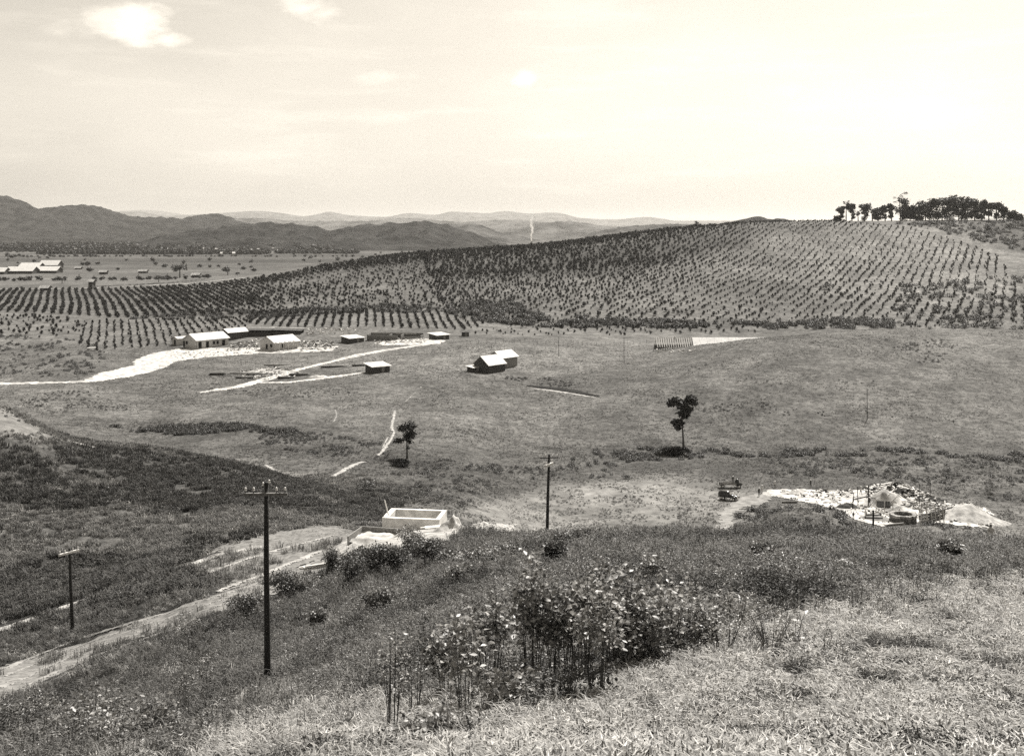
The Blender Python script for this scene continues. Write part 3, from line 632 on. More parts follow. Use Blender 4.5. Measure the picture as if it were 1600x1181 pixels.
thicket('undergrowth', [(300, 486), (560, 478), (700, 482), (690, 490), (400, 497), (300, 500), (170, 500)], 1300, 2.2, BUSHP, 'dark scrub between the orchard blocks', 72)
thicket('undergrowth', [(1400, 450), (1600, 430), (1700, 470), (1700, 516), (1400, 514)], 900, 3., BUSHP, 'scattered scrub at the right of the orchard', 73)
thicket('undergrowth', [(1400, 350), (1600, 345), (1800, 350), (1800, 400), (1600, 395), (1520, 375)], 2600, 3., BUSHP, 'scrub on the hill below the wood', 74)
thicket('undergrowth', [(-60, 520), (120, 530), (160, 555), (150, 590), (0, 594), (-60, 594)], 1600, 1.3, BUSHP, 'low bushes in the rough ground at the left', 75)
thicket('undergrowth', [(150, 660), (370, 664), (460, 672), (460, 680), (300, 678), (150, 672)], 1700, 1.2, BUSHP, 'dark hedge in the valley at the left', 76)
thicket('undergrowth', [(930, 702), (1100, 703), (1400, 700), (1640, 712), (1640, 722), (1400, 712), (1100, 714), (1000, 722), (930, 728)], 2600, 1.2, BUSHP, 'dark brush along the creek', 77)
thicket('undergrowth', [(430, 665), (600, 690), (600, 720), (470, 712), (400, 690)], 900, .9, BUSHP, 'weedy brush in the valley', 78)
thicket('undergrowth', [(650, 722), (960, 718), (960, 745), (830, 752), (700, 790), (600, 780), (560, 760)], 1500, .9, BUSHP, 'weedy brush on the creek bank', 79)
thicket('undergrowth', [(1160, 800), (1200, 785), (1270, 783), (1320, 800), (1340, 822), (1400, 826), (1500, 824), (1600, 828), (1600, 850), (1150, 850)], 3000, 1.3, BUSHP, 'brush covered mounds before the well', 80)
thicket('undergrowth', [(1200, 715), (1600, 715), (1600, 790), (1540, 785), (1400, 750), (1200, 745)], 1200, .9, BUSHP, 'rough growth behind the well', 81)
thicket('undergrowth', [(1370, 530), (1480, 528), (1500, 560), (1420, 570), (1370, 555)], 420, .75, BUSHP, 'speckled low weeds on the knoll at the right', 92)
thicket('undergrowth', [(1080, 570), (1200, 590), (1420, 600), (1400, 612), (1180, 604), (1060, 585)], 260, .6, BUSHP, 'faint line of low weeds across the grass slope', 93)
thicket('undergrowth', [(790, 590), (880, 590), (900, 604), (820, 603)], 260, .7, BUSHP, 'low weeds above the eroded bank', 94)
thicket('undergrowth', [(1080, 630), (1320, 636), (1500, 660), (1300, 652), (1100, 645)], 420, .6, BUSHP, 'low weeds low on the grass slope', 95)
thicket('undergrowth', [(330, 600), (470, 605), (560, 615), (420, 622), (330, 612)], 360, .6, BUSHP, 'low weeds under the lower sand road', 96)
thicket('undergrowth', [(20, 612), (140, 616), (200, 640), (110, 650), (20, 630)], 420, .7, BUSHP, 'low weeds in the meadow above the left hill', 97)
road('path', [(742, 598, .25), (770, 603, .3), (800, 611, .25)], DARKSOIL_SHADE, .3, .1, .25, 'thin dark furrow right of the twin barns')
road('path', [(930, 655, .3), (990, 662, .3), (1040, 664, .2)], TRACK, .35, .1, .5, 'faint animal track left of the tall thin tree')
thicket('undergrowth', [(-60, 690), (200, 695), (440, 735), (560, 790), (400, 800), (200, 800), (0, 760)], 1500, .7, BUSHP, 'dark weeds on the left hill', 82)

# ------------------------------------------------------------------ ground growth: grass, weeds, meadow tufts
def spread(n, dmin, dmax, pxmin, pxmax, test, seed, power=1.):
    r = np.random.default_rng(seed); u = r.random(n)
    d = np.exp(math.log(dmin)+(math.log(dmax)-math.log(dmin))*u**power); px = r.uniform(pxmin, pxmax, n); X = (px-800)/FPX*d
    z = gz(X, d); py = HOR-FPX*(z-CAMZ)/d
    k = test(px+0*d, py, d, X) & ~bare(X, d, .15) & (py < gmin(px, d)+70); X, d, z = X[k], d[k], z[k]
    return np.stack([X, d, z], 1), r
GB = [(-300, 1300), (250, 1190), (330, 1125), (520, 1085), (640, 1075), (800, 1090), (1000, 1055), (1150, 975), (1350, 935), (1600, 895), (2300, 800), (2300, 9000), (-300, 9000)]
def in_light(px, py, d, X):
    w = fbm(X, d, 7, 3, 51)*30
    e = fbm(X, d, 1.1, 2, 52)*34+fbm(X, d, .25, 1, 53)*34
    return (in_poly(px+w, py+w*.5, GB)+e < 0)
TUFT_L = [tuft_mesh('grass_tuft', 16, .17, .13, .017, G_LIGHT, 200+k, 1.1) for k in range(4)]
TUFT_M = [tuft_mesh('grass_tuft', 14, .30, .14, .018, G_MID, 210+k, .6) for k in range(4)]
HERB = [herb_mesh('weed', .55, 3, 16, .08, G_WEED, STEM, 220+k) for k in range(4)]+[herb_mesh('weed', .6, 2, 12, .10, G_PALE, STEM, 225+k) for k in range(2)]
HERB_D = [herb_mesh('weed', .65, 4, 20, .09, G_DARK, STEM, 230+k, .22) for k in range(3)]
def put(name, P, r, s0, s1, protos, label, tilt=.3, mul=1.):
    return scatter(name, P, r.uniform(0, 6.28, len(P)), r.uniform(s0, s1, len(P))*mul, protos, label, tilt)
P, r = spread(150000, 9, 85, -260, 1860, lambda px, py, d, X: in_light(px, py, d, X) & (d < 80) & (fbm(X, d, .9, 2, 66)+.5*fbm(X, d, 6, 2, 67) > -.30), 301, .8)
put('grass', P, r, .55, 1.5, TUFT_L, 'short pale grass in the foreground', .4, (1+P[:, 1]*.014))
P, r = spread(16000, 2.2, 10, -1100, 2700, lambda px, py, d, X: d > 2.2, 330, .7)
put('grass', P, r, .5, 1.3, TUFT_L, 'pale grass at the top of the slope', .4)
P, r = spread(60000, 16, 118, -260, 1860, lambda px, py, d, X: ~in_light(px, py, d, X) & (fbm(X, d, 2.2, 3, 68) > -.35), 302, .75)
put('grass', P, r, .7, 1.7, TUFT_M+TUFT_L[:1], 'rough grass on the near hill', .3, (1+P[:, 1]*.008))
P, r = spread(60000, 16, 118, -260, 1860, lambda px, py, d, X: ~in_light(px, py, d, X) & (fbm(X, d, 4, 3, 61) > -.05), 303, .75)
put('weeds', P, r, .4, 1.05, HERB, 'tall leafy weeds on the near hill', .2, (1+.6*fbm(P[:, 0], P[:, 1], 6, 2, 62))*(.95+P[:, 1]*.002))
P, r = spread(46000, 16, 118, -260, 1860, lambda px, py, d, X: ~in_light(px, py, d, X) & (fbm(X, d, 5, 3, 69) > .08), 313, .75)
put('weeds', P, r, .4, 1.1, HERB_D, 'dark clumps of weeds on the near hill', .2, (1+.7*fbm(P[:, 0], P[:, 1], 5, 2, 62))*(.95+P[:, 1]*.002))
P, r = spread(14000, 10, 60, -100, 1700, lambda px, py, d, X: in_light(px, py, d, X) & (fbm(X, d, 2.4, 3, 63) > .18), 304)
Q, r2 = spread(16000, 10, 70, -100, 1700, lambda px, py, d, X: in_light(px, py, d, X) & (fbm(X, d, 3.5, 3, 84) > .0), 324)
put('grass', Q, r2, .5, 1.1, TUFT_M, 'darker grass among the pale grass', .4)
put('weeds', P, r, .25, .6, HERB_D, 'dark weeds among the pale grass', .2)
P, r = spread(30000, 85, 140, -260, 640, lambda px, py, d, X: (tone_at(X, d) > .11) & (fbm(X, d, 1.6, 3, 79) > -.1), 316)
put('grass', P, r, .5, 1.3, TUFT_L, 'trampled pale grass beside the track', .4)
TH_M = [tuft_mesh('hill_tuft', 12, .5, .35, .07, G_MID, 240+k, .6) for k in range(3)]+[tuft_mesh('hill_tuft', 12, .4, .35, .07, G_LIGHT, 247, .6)]
TH_D = [tuft_mesh('hill_tuft', 12, .55, .35, .08, G_DARK, 250+k, .5) for k in range(4)]+TH_M[:1]
def lightpart(px, py, d, X): return (fbm(X, d, 16, 3, 71)+.5*fbm(X, d, 4, 2, 72)+.25*(tone_at(X, d)-.075)/.02 > .02)
P, r = spread(60000, 98, 232, -260, 700, lambda px, py, d, X: (px < 620+120*fbm(X, d, 12, 3, 76)) & (tone_at(X, d) < .13) & ~lightpart(px, py, d, X) & (fbm(X, d, 3, 2, 73) > -.4), 305)
put('grass', P, r, .5, 1.5, TH_D, 'dark rough grass on the left hill')
P, r = spread(60000, 98, 232, -260, 700, lambda px, py, d, X: (px < 620+120*fbm(X, d, 12, 3, 76)) & (tone_at(X, d) < .13) & lightpart(px, py, d, X) & (fbm(X, d, 3, 2, 74) > -.4), 315)
put('grass', P, r, .5, 1.4, TH_M, 'lighter rough grass on the left hill')
TUFT_P = [tuft_mesh('meadow_tuft', 9, .4, .35, .09, mat('meadow_blade', .09, .18, .12, .8, .2, trans=.2, vary=.5), 260+k, .9) for k in range(4)]
P, r = spread(130000, 180, 470, -160, 1760, lambda px, py, d, X: (py < gmin(px, d)+3) & ((fbm(X, d, 3, 2, 75) > -.5+.35*(tone_at(X, d) > .13))), 306, .85)
put('grass', P, r, .25, .8, TUFT_P, 'meadow grass of the valley', .3, (.85+.6*fbm(P[:, 0], P[:, 1], 12, 3, 64)))

ORD = 'first second third fourth fifth sixth seventh eighth ninth tenth eleventh twelfth thirteenth fourteenth fifteenth sixteenth seventeenth eighteenth nineteenth twentieth twenty-first twenty-second twenty-third twenty-fourth'.split()
# ------------------------------------------------------------------ built things
PLASTER = mat('pale_plaster', .42, .52, 1.5, .9, .2, bump_=.01)
ROOFL = mat('pale_sheet_roof', .40, .58, .9, .6, .3, wave=('X', 3.2, .9))
WOODD = mat('weathered_dark_boards', .045, .09, 3., .9, .2)
WOODM = mat('grey_timber', .16, .30, 6., .85, .2)
WOODP = mat('pale_timber', .42, .6, 6., .85, .2)
DARK = mat('dark_opening', .006, .012, 1., .9, .1)
GLASS = mat('window_pane', .02, .03, 1., .15, .5)
CONC = mat('pale_concrete', .50, .76, 1.1, .9, .2, bump_=.006)
CONCIN = mat('darker_concrete', .26, .36, 1.6, .8, .3)  # darker grey concrete for the tank floor
BRICK = mat('rough_masonry', .10, .24, 3., .95, .1, bump_=.02)
POLE = mat('creosoted_pole', .025, .05, 10., .85, .25, bump_=.01)
ARM = mat('weathered_crossarm', .6, .75, 10., .7, .3)
ARMD = mat('sun_bleached_arm', .10, .26, 8., .8, .3); PORC = mat('white_insulator', .75, .8, 1., .25, .6)
STONE = mat('pale_stone', .35, .65, 2.5, .9, .2, bump_=.02)
WIREM = mat('wire', .12, .14, 1., .5, .5)

def plank_box(parent, name, x0, x1, y0, y1, z0, z1, mt, board=.6):
    """one board wall as separate boards (name board) along x or y"""
    pass
def gable_house(name, label, cat, loc, rz, L, Wd, h, rise, wallm, roofm, over=.5, openings=(), group=None):
    """L along local x, W along local y; openings (side, pos, width, height, sill, kind)"""
    t = thing(name, label, cat, loc, rz, group)
    mb = MB(); hx, hy = L/2, Wd/2; g = -.8
    mb.add([(-hx, -hy, g), (hx, -hy, g), (hx, hy, g), (-hx, hy, g), (-hx, -hy, h), (hx, -hy, h), (hx, hy, h), (-hx, hy, h), (-hx, 0, h+rise), (hx, 0, h+rise)],
           [(0, 1, 5, 4), (2, 3, 7, 6), (3, 0, 4, 8, 7), (1, 2, 6, 9, 5), (0, 3, 2, 1)])
    mb.build('wall', wallm, t)
    s = rise/hy
    for sg in (-1, 1):
        r = MB(); y1 = sg*(hy+over); z1 = h-over*s+.03
        r.slab((-hx-over, 0, h+rise+.12), (hx+over, 0, h+rise+.12), (hx+over, y1, z1+.12), (-hx-over, y1, z1+.12), .10)
        r.build('roof', roofm, t)
    for (side, pos, w, hh, sill, kind) in openings:
        if side in ('-x', '+x'): sx = -1 if side == '-x' else 1; c = Vector((sx*hx, pos, sill+hh/2)); d = lambda a, b: (a, b, hh)
        if side in ('-x', '+x'):
            f = MB().box(c+Vector((sx*.03, 0, 0)), (.10, w+.24, hh+.24)).build('door' if kind == 'd' else 'window', WOODM, t)
            MB().box(c+Vector((sx*.07, 0, 0)), (.06, w, hh)).build('pane' if kind != 'd' else 'door_panel', DARK, f)
        else:
            sy = -1 if side == '-y' else 1; c = Vector((pos, sy*hy, sill+hh/2))
            f = MB().box(c+Vector((0, sy*.03, 0)), (w+.24, .10, hh+.24)).build('door' if kind == 'd' else 'window', WOODM, t)
            MB().box(c+Vector((0, sy*.07, 0)), (w, .06, hh)).build('pane' if kind != 'd' else 'door_panel', DARK, f)
    return t
def shed(name, label, loc, rz, L, Wd, h, wallm=WOODD, roofm=ROOFL, slope=.10, over=.6, base_d=None):
    t = thing(name, label, 'shed', loc, rz)
    hx, hy = L/2, Wd/2; n = int(L/.55); m = int(Wd/.55)
    bm1 = MB().box((0, 0, .28), (.52, .05, 1)).v
    q = MB().box((0, 0, .5), (L/n-.03, .06, 1.0)).mesh('board', wallm)
    for sy in (-1, 1):
        for k in range(n):
            o = obj('board', q, t); hh = h+sy*hy*slope+.5+random.uniform(-.04, 0); o.location = (-hx+(k+.5)*L/n, sy*hy, -.5); o.scale = (1, 1, hh)
    for sx in (-1, 1):
        for k in range(m):
            y = -hy+(k+.5)*Wd/m
            o = obj('board', q, t); o.location = (sx*hx, y, -.5); o.rotation_euler = (0, 0, math.pi/2); o.scale = (1, 1, h+y*slope+.5)
    MB().box((0, 0, h/2-.2), (L-.12, Wd-.12, h-.1)).build('interior', DARK, t)
    MB().slab((-hx-over, -hy-over, h-(hy+over)*slope+.1), (hx+over, -hy-over, h-(hy+over)*slope+.1), (hx+over, hy+over, h+(hy+over)*slope+.1), (-hx-over, hy+over, h+(hy+over)*slope+.1), .12).build('roof', roofm, t)
    MB().box((hx*.2, -hy-.05, 1.0), (1.1, .06, 2.0)).build('door', WOODM, t)
    return t
def mid(px, py, back=0):
    p = at(px, py); return Vector((p.x+back*p.x/p.y, p.y+back, float(gz(p.x+back*p.x/p.y, p.y+back))))
R_ = math.radians
h1 = gable_house('house', 'larger white plastered house with pale gabled roof, left end of the sand yard', 'house', mid(322, 545, 7), R_(50), 15.8, 9.5, 3.3, 2.3, PLASTER, ROOFL, .55,
    [('-x', 2.2, 1.3, 1.2, 1.3, 'w'), ('-x', 4.2, 1.1, 2.4, 0, 'd'), ('-y', -6.6, 2.2, 2.5, 0, 'd'), ('-y', -2.6, 1.3, 2.4, 0, 'd'), ('-y', .6, 1., 1.2, 1.1, 'w'), ('-y', 2.4, 1., 1.2, 1.1, 'w'), ('-y', 5.4, 1.4, 2.4, 0, 'd')])
MB().tube([(-7.6, -5.2, -.3), (-7.6, -5.2, 2.9)], .2, 8).build('porch_post', PLASTER, h1)
gable_house('outbuilding', 'low white lean-to wing against the left side of the larger white house', 'outbuilding', mid(283, 543, 8), R_(50), 6, 4, 2.6, .7, PLASTER, ROOFL, .3, [('-x', 0, 1., 2., 0, 'd')])
h2 = gable_house('house', 'white plastered house with a timber porch frame, right of the larger white house', 'house', mid(437, 548, 6), R_(50), 12.5, 9.6, 3.0, 2.3, PLASTER, ROOFL, .5,
    [('-x', -2.6, 1.4, 1.1, 1.2, 'w'), ('-x', .4, 1.1, 1.9, .2, 'd'), ('-y', -2., 1.2, 2.2, 0, 'd')])
for k in range(5): MB().box((-6.2+k*2.3, -7.6, 1.4), (.22, .22, 3.4)).build('porch_post', WOODP, h2)
MB().box((-1.6, -7.6, 3.0), (9.6, .2, .24)).build('porch_beam', WOODP, h2)
MB().box((-1.6, -7.5, .5), (9.4, .12, 1.0)).build('porch_rail', WOODM, h2)
for k in range(5): MB().box((-6.2+k*2.3, -6.1, 3.05), (.16, 3., .2), rx=.08).build('porch_rafter', WOODP, h2)
gable_house('outbuilding', 'dark boarded building with pale roof behind the larger white house', 'outbuilding', mid(366, 531, 4), R_(50), 10.5, 6, 2.9, 1.5, WOODD, ROOFL, .4)
shed('shed', 'small dark shed with flat pale roof between the white houses and the unfinished walls', mid(551, 536, 3.5), R_(42), 7.2, 6.4, 2.1)
shed('shed', 'small dark shed with flat pale roof at the right end of the upper sand yard', mid(686, 531, 3.), R_(42), 6.4, 5.6, 2.2)
shed('shed', 'small dark board shed with flat pale roof standing alone beside the sand spur', mid(590, 583, 3.), R_(38), 6.8, 5., 2.6, slope=.16)
shed('hut', 'tiny dark hut at the edge of the orchard right of the upper sand yard', mid(727, 526, 2), R_(5), 3., 2.6, 1.9, roofm=WOODD)
# open long sheds behind the second white house
def long_shed(label, px0, px1, py, h, loc_back, rz, tilt):
    a, b = mid(px0, py, loc_back), mid(px1, py, loc_back); L = (b-a).length; c = (a+b)/2
    t = thing('open_shed', label, 'shed', (c.x, c.y, min(a.z, b.z)), rz)
    for k in range(9): MB().box((-L/2+L*k/8, -2.2, h/2-.2), (.2, .2, h+.4)).build('post', WOODD, t)
    MB().box((0, 2.2, h/2-.3), (L, .12, h+.4)).build('back_wall', WOODD, t)
    MB().box((0, -2.25, h*.35-.3), (L*.96, .1, h*.7)).build('front_wall', WOODD, t)
    MB().slab((-L/2-.4, -3, h), (L/2+.4, -3, h+tilt*.2), (L/2+.4, 3, h+tilt*.2+.55), (-L/2-.4, 3, h+.55), .12).build('roof', mat('tarred_roof', .04, .08, 1., .8, .2), t)
    MB().slab((-L/2-.4, 2.2, h+.62), (L/2+.4, 2.2, h+.62+tilt*.2), (L/2+.4, 3.1, h+.66+tilt*.2), (-L/2-.4, 3.1, h+.66), .06).build('ridge_strip', ROOFL, t)
    return t
long_shed('long low dark shed behind the two white houses, left one of the pair', 387, 424, 525, 2.6, 2, R_(-4), 0)
long_shed('long low dark shed behind the second white house, right one of the pair', 424, 471, 524, 2.2, 4, R_(-6), -1.5)
# twin gabled barn
def barn(label, loc, rz, L, Wd, h, rise, wallm):
    t = gable_house('barn', label, 'barn', loc, rz, L, Wd, h, rise, wallm, ROOFL, .5)
    return t
pb = mid(757, 583, 0)
barn('dark board barn with bright gabled roof, front one of the meadow pair', mid(765, 582, 3.6), R_(48), 8.4, 7.0, 2.6, 2.7, WOODD)
barn('grey walled barn with bright gabled roof, rear one of the meadow pair', mid(786, 577, 6.5), R_(48), 8., 6.6, 3.4, 2.0, WOODM)
shed('lean_to', 'low dark lean-to at the left of the twin barns', mid(740, 582, 2.5), R_(48), 3.2, 3., 1.6)
# long barn being roofed
D0 = 447.; a = atd(1024, D0); b = atd(1190, D0); zb = -D0*(549-HOR)/FPX+CAMZ; L = (b-a).length
lb = thing('long_barn', 'long low unfinished barn, bare rafters at its left end, bright white roof on the rest', 'barn', (a.x, D0, zb), 0)
E, RG, WD = 2.3, 5.5, 8.5
kspl = 57/FPX*D0
n = 16
qr = MB().tube([(0, -WD/2-.4, E-.1), (0, 0, RG)], .15, 4).mesh('rafter', WOODP); qr2 = MB().tube([(0, WD/2+.4, E-.1), (0, 0, RG)], .15, 4).mesh('rafter', WOODP)
for k in range(n):
    for q in (qr, qr2): o = obj('rafter', q, lb); o.location = (.4+k*kspl/n, 0, 0)
qp = MB().box((0, 0, E/2-.4), (.22, .22, E+.8)).mesh('post', WOODM)
for k in range(15):
    for sy in (-1, 1): o = obj('post', qp, lb); o.location = (.4+k*L/14, sy*WD/2, 0)
for sy in (-1, 1): MB().box((L/2, sy*WD/2, E), (L, .18, .2)).build('wall_plate', WOODM, lb)
MB().box((kspl/2, 0, RG), (kspl, .12, .2)).build('ridge_beam', WOODP, lb)
for k, zz in enumerate((.36, .68)): MB().box((kspl/2, -WD/2*(1-zz), E+(RG-E)*zz+.1), (kspl, .1, .08)).build('batten', WOODP, lb)
MB().box((L/2, WD/2+.1, E*.5-.5), (L, .1, E+.6)).build('back_wall', WOODD, lb)
MB().box((L*.62, -WD/2+.3, .2), (L*.76, .1, E+.6)).build('front_wall', WOODD, lb)
for sy in (-1, 1):
    npan = 11
    for k in range(npan):
        x0 = kspl+(L+4-kspl)*k/npan+.02; x1 = kspl+(L+4-kspl)*(k+1)/npan-.02
        MB().slab((x0, sy*(WD/2+.5), E+.0), (x1, sy*(WD/2+.5), E+.0), (x1, 0, RG+.22), (x0, 0, RG+.22), .08).build('roof_panel', ROOFL, lb)
for (px, dz) in ((1033, .2), (1056, .3), (1045, .4)):
    p = atd(px, D0-8)
# unfinished masonry building
ub = thing('unfinished_building', 'roofless masonry walls of an unfinished building beside the upper sand yard', 'building', mid(618, 531, 3), R_(-6))
for (x, y, l, w, h, r) in ((0, 3.2, 23, .4, 2.3, 0), (-11.4, 0, .4, 6.8, 2.2, 0), (-5, -3.2, 13, .4, 1.7, 0), (3, 0, .4, 6.4, 1.9, 0), (7.6, -3.4, 8, .4, 1.2, .06), (11.4, 0, .4, 6.4, 1.6, 0), (-2, 0, .35, 6.2, 2., 0)):
    MB().box((x, y, h/2-.5), (l, w, h+1.), rz=r).build('wall', BRICK, ub)
MB().box((-7, 3.2, 1.95), (8, .6, .22)).build('coping', WOODP, ub); MB().box((4, 3.2, 1.95), (9, .6, .2)).build('coping', CONC, ub)
# small white-topped trough
t = thing('table', 'small white topped stand in the rough ground left of the orchard corner', 'stand', mid(143, 548, 0), .3)
MB().box((0, 0, 1.2), (3.2, 2.2, .12)).build('top', ROOFL, t)
for sx in (-1, 1):
    for sy in (-1, 1): MB().box((sx*1.3, sy*.8, .5), (.15, .15, 1.4)).build('leg', WOODD, t)

# lumber piles and site debris
def lumber(label, loc, rz, L, n, mt, th=.16, wd=.3, rows_=2, spread_=.25, tilt=0, name='lumber_pile'):
    t = thing(name, label, 'lumber', loc, rz)
    q = MB().box((0, 0, 0), (1, wd, th)).mesh('plank', mt)
    for k in range(n):
        o = obj('plank', q, t); r = k//max(1, n//rows_)
        o.location = (random.uniform(-.08, .08)*L, (k % max(1, n//rows_)-n/rows_/2)*wd*1.15, .1+r*th*1.05+tilt*.0); o.scale = (L*random.uniform(.8, 1.05), 1, 1)
        o.rotation_euler = (0, random.uniform(-.01, .01)-tilt, random.uniform(-spread_, spread_)*.3)
    return t
for (px, py, L, n, rz, mt, th, lab) in [(340, 586, 5.5, 9, .05, WOODD, .3, 'short dark stack of timber on the pale track in the meadow'), (383, 591, 6, 10, -.1, WOODD, .28, 'dark timber stack left of the road fork, nearest the road'),
        (384, 584, 11, 8, -.06, WOODM, .25, 'long grey timber row above the dark stack'), (408, 586, 10, 8, -.1, WOODD, .25, 'long dark timber row reaching to the sand road'),
        (434, 571, 9.5, 6, -.05, WOODM, .22, 'single low row of poles above the lumber yard'), (447, 591, 5.5, 10, .05, WOODD, .3, 'dark timber stack inside the road fork'), (467, 587, 7, 7, .12, WOODD, .25, 'dark timber stack right of the one in the road fork'),
        (520, 574, 9, 5, .3, WOODD, .2, 'thin poles laid along the upper sand road'), (560, 572, 5, 5, .0, WOODD, .2, 'short dark poles behind the lone shed')]:
    lumber(lab, mid(px, py), rz, L, n, mt, th)
def debris(label, poly, n, seed, sz=(.3, 1.6), mts=(WOODD, WOODM, WOODP, STONE), name='debris'):
    r = random.Random(seed); w = world_poly(poly); A = np.array(w); mb = MB()
    c = 0
    while c < n:
        x, y = r.uniform(A[:, 0].min(), A[:, 0].max()), r.uniform(A[:, 1].min(), A[:, 1].max())
        if in_poly(np.array([x]), np.array([y]), w)[0] > 0: continue
        c += 1; l = r.uniform(*sz); z = float(gz(x, y))
        mb.box((x, y, z+.15), (l, l*r.uniform(.15, .5), r.uniform(.1, .6)), rz=r.uniform(0, 6.3), ry=r.uniform(-.4, .4), mi=r.choice(range(len(mts))))
    o = mb.build(name, list(mts)); o['kind'] = 'stuff'; o['label'] = label; return o
debris('scattered boards and rubble in the house yard', [(360, 536), (405, 530), (402, 546), (350, 550)], 150, 1)
debris('scattered timber and rubble right of the second white house', [(462, 534), (520, 532), (528, 545), (470, 549)], 260, 2)
debris('boards, stones and cut timber at the meadow lumber yard', [(375, 580), (430, 572), (475, 582), (455, 592), (380, 594)], 170, 3)
debris('loose rubble round the unfinished walls', [(580, 532), (660, 528), (668, 536), (590, 538)], 110, 4, mts=(STONE, STONE, WOODM))
debris('white blocks stacked along the orchard edge', [(478, 513), (560, 513), (560, 522), (480, 524)], 90, 5, mts=(STONE, WOODP))
debris('loose rubble under the rafters of the long barn', [(1022, 546), (1090, 546), (1090, 549), (1022, 550)], 24, 6, mts=(STONE, WOODP))
def heap(name, label, loc, r, h, mt, seed, cat='heap', sq=1.):
    N = 30; V = []; F = []
    for i in range(N+1):
        for j in range(N+1):
            x, y = (i/N*2-1)*r, (j/N*2-1)*r*sq; q = math.hypot(x/r, y/(r*sq)); k = max(0, 1-q**1.5)**1.25
            wx, wy = loc[0]+x, loc[1]+y
            V.append((x, y, float(gz(wx, wy))-loc[2]+h*k*(1+.7*float(fbm(wx, wy, r*.45, 4, seed)))+.25*k*float(fbm(wx, wy, r*.12, 2, seed+1))*min(h, 1.5)-(.3 if q > .98 else .02)))
    F = [(i*(N+1)+j, (i+1)*(N+1)+j, (i+1)*(N+1)+j+1, i*(N+1)+j+1) for i in range(N) for j in range(N)]
    o = obj(name, fast_mesh(name, V, F, mt, True)); o.location = loc; tag(o, label, cat); return o
heap('sand_heap', 'low white sand heap beside the sand spur', mid(497, 589), 3.5, .9, SAND, 1, 'sand heap', .5)

# utility poles
def insulator(parent, loc, s=1.):
    o = MB().tube([loc, (loc[0], loc[1], loc[2]+.10*s)], .012*s, 5).build('insulator_pin', POLE, parent)
    p = bpy.data.objects.new('insulator', INS); C.objects.link(p); p.parent = parent; p.location = (loc[0], loc[1], loc[2]+.06*s); p.scale = (s*.7,)*3; return p
im = MB(); rs = [.02, .05, .052, .035, .045, .04, .02]; zs = [0, .0, .05, .07, .09, .13, .15]; im.tube([(0, 0, z+.001*i) for i, z in enumerate(zs)], rs, 10); INS = im.mesh('insulator', PORC, True)
def pole(label, base, H, r, lean, arms, name='utility_pole', top_pins=0, group=None, n=10):
    t = thing(name, label, 'utility pole', base, 0, group)
    pts = [(lean*H*f+.02*math.sin(f*7)*r*6, 0, -.6+(H+.6)*f) for f in (0, .2, .4, .6, .8, 1)]
    MB().tube(pts, [r*(1.25-.45*f) for f in (0, .2, .4, .6, .8, 1)], n).build('post', POLE, t, True)
    for (z, L, rz, ins, mt, th) in arms:
        e = MB().box((0, 0, 0), (L, th, th*1.15)).build('crossarm', mt, t); e.location = (lean*z, -r*.9-th*.4, z); e.rotation_euler = (0, 0, rz)
        for q in ins: insulator(e, (q*L/2, 0, th*.58), 1.5)
    for k in range(top_pins): insulator(t, (lean*H+(k*2-top_pins+1)*.14, -.05, H-.25+.12*(k % 2)), 1.5)
    return t
p1 = atd(417.5, 50.); H1 = 50*(HOR-753)/FPX+CAMZ-p1.z
pole('tall dark wooden pole with one pin crossarm, standing alone on the slope left of centre', p1, H1, .125, -.004, [(H1-.52, 1.95, R_(2), (-.93, -.55, .5, .9), ARMD, .115)], top_pins=2)
s1 = MB().tube([(-.86, -.2, H1-.50), (.84, -.2, H1-.46)], .02, 5)
p2 = atd(113.5, 95.); H2 = 95*(HOR-856)/FPX+CAMZ-p2.z
pole('wooden pole with a slanting pale crossarm beside the dirt track at the far left', p2, H2, .14, -.035, [(H2-.35, 1.9, R_(55), (-.9, -.4, .4, .9), ARM, .16)])
p3 = atd(853.5, 96.); H3 = 96*(HOR-710)/FPX+CAMZ-p3.z
pole('wooden pole with pale short crossarm right of the concrete tank', p3, H3, .13, .03, [(H3-.85, 1.35, R_(60), (-.8, .8), ARM, .18), (H3-.25, 1.6, R_(5), (-.9, -.4, .4, .9), POLE, .07)])
p4 = atd(1364.5, 118.); H4 = 118*(HOR-797)/FPX+CAMZ-p4.z
pole('pole with two dark crossarms in front of the white well site', p4, H4, .12, 0, [(H4-.45, 1.7, R_(4), (-.9, .9), POLE, .10), (H4-.8, 1.9, R_(-8), (-.9, .9), POLE, .10)])
p5 = atd(1195, 128.); H5 = 128*(HOR-815)/FPX+CAMZ-p5.z
pole('short pole top with a small crossarm showing above the weeds before the mound', p5, H5, .11, 0, [(H5-.25, 1.4, R_(8), (-.9, .9), POLE, .10)])
for (px, py, top_, lab) in ((1355, 655, 608, 'thin bare pole on the open grass slope at the right'), (975, 568, 527, 'thin bare pole at the foot of the slope left of the long barn'), (873, 557, 526, 'thin bare pole left of the other thin pole, below the orchard')):
    b_ = at(px, py); Hh = b_.y*(HOR-top_)/FPX+CAMZ-b_.z; pole(lab, b_, Hh, .09, 0, [(Hh-.3, 1.2, .4, (), POLE, .08)])
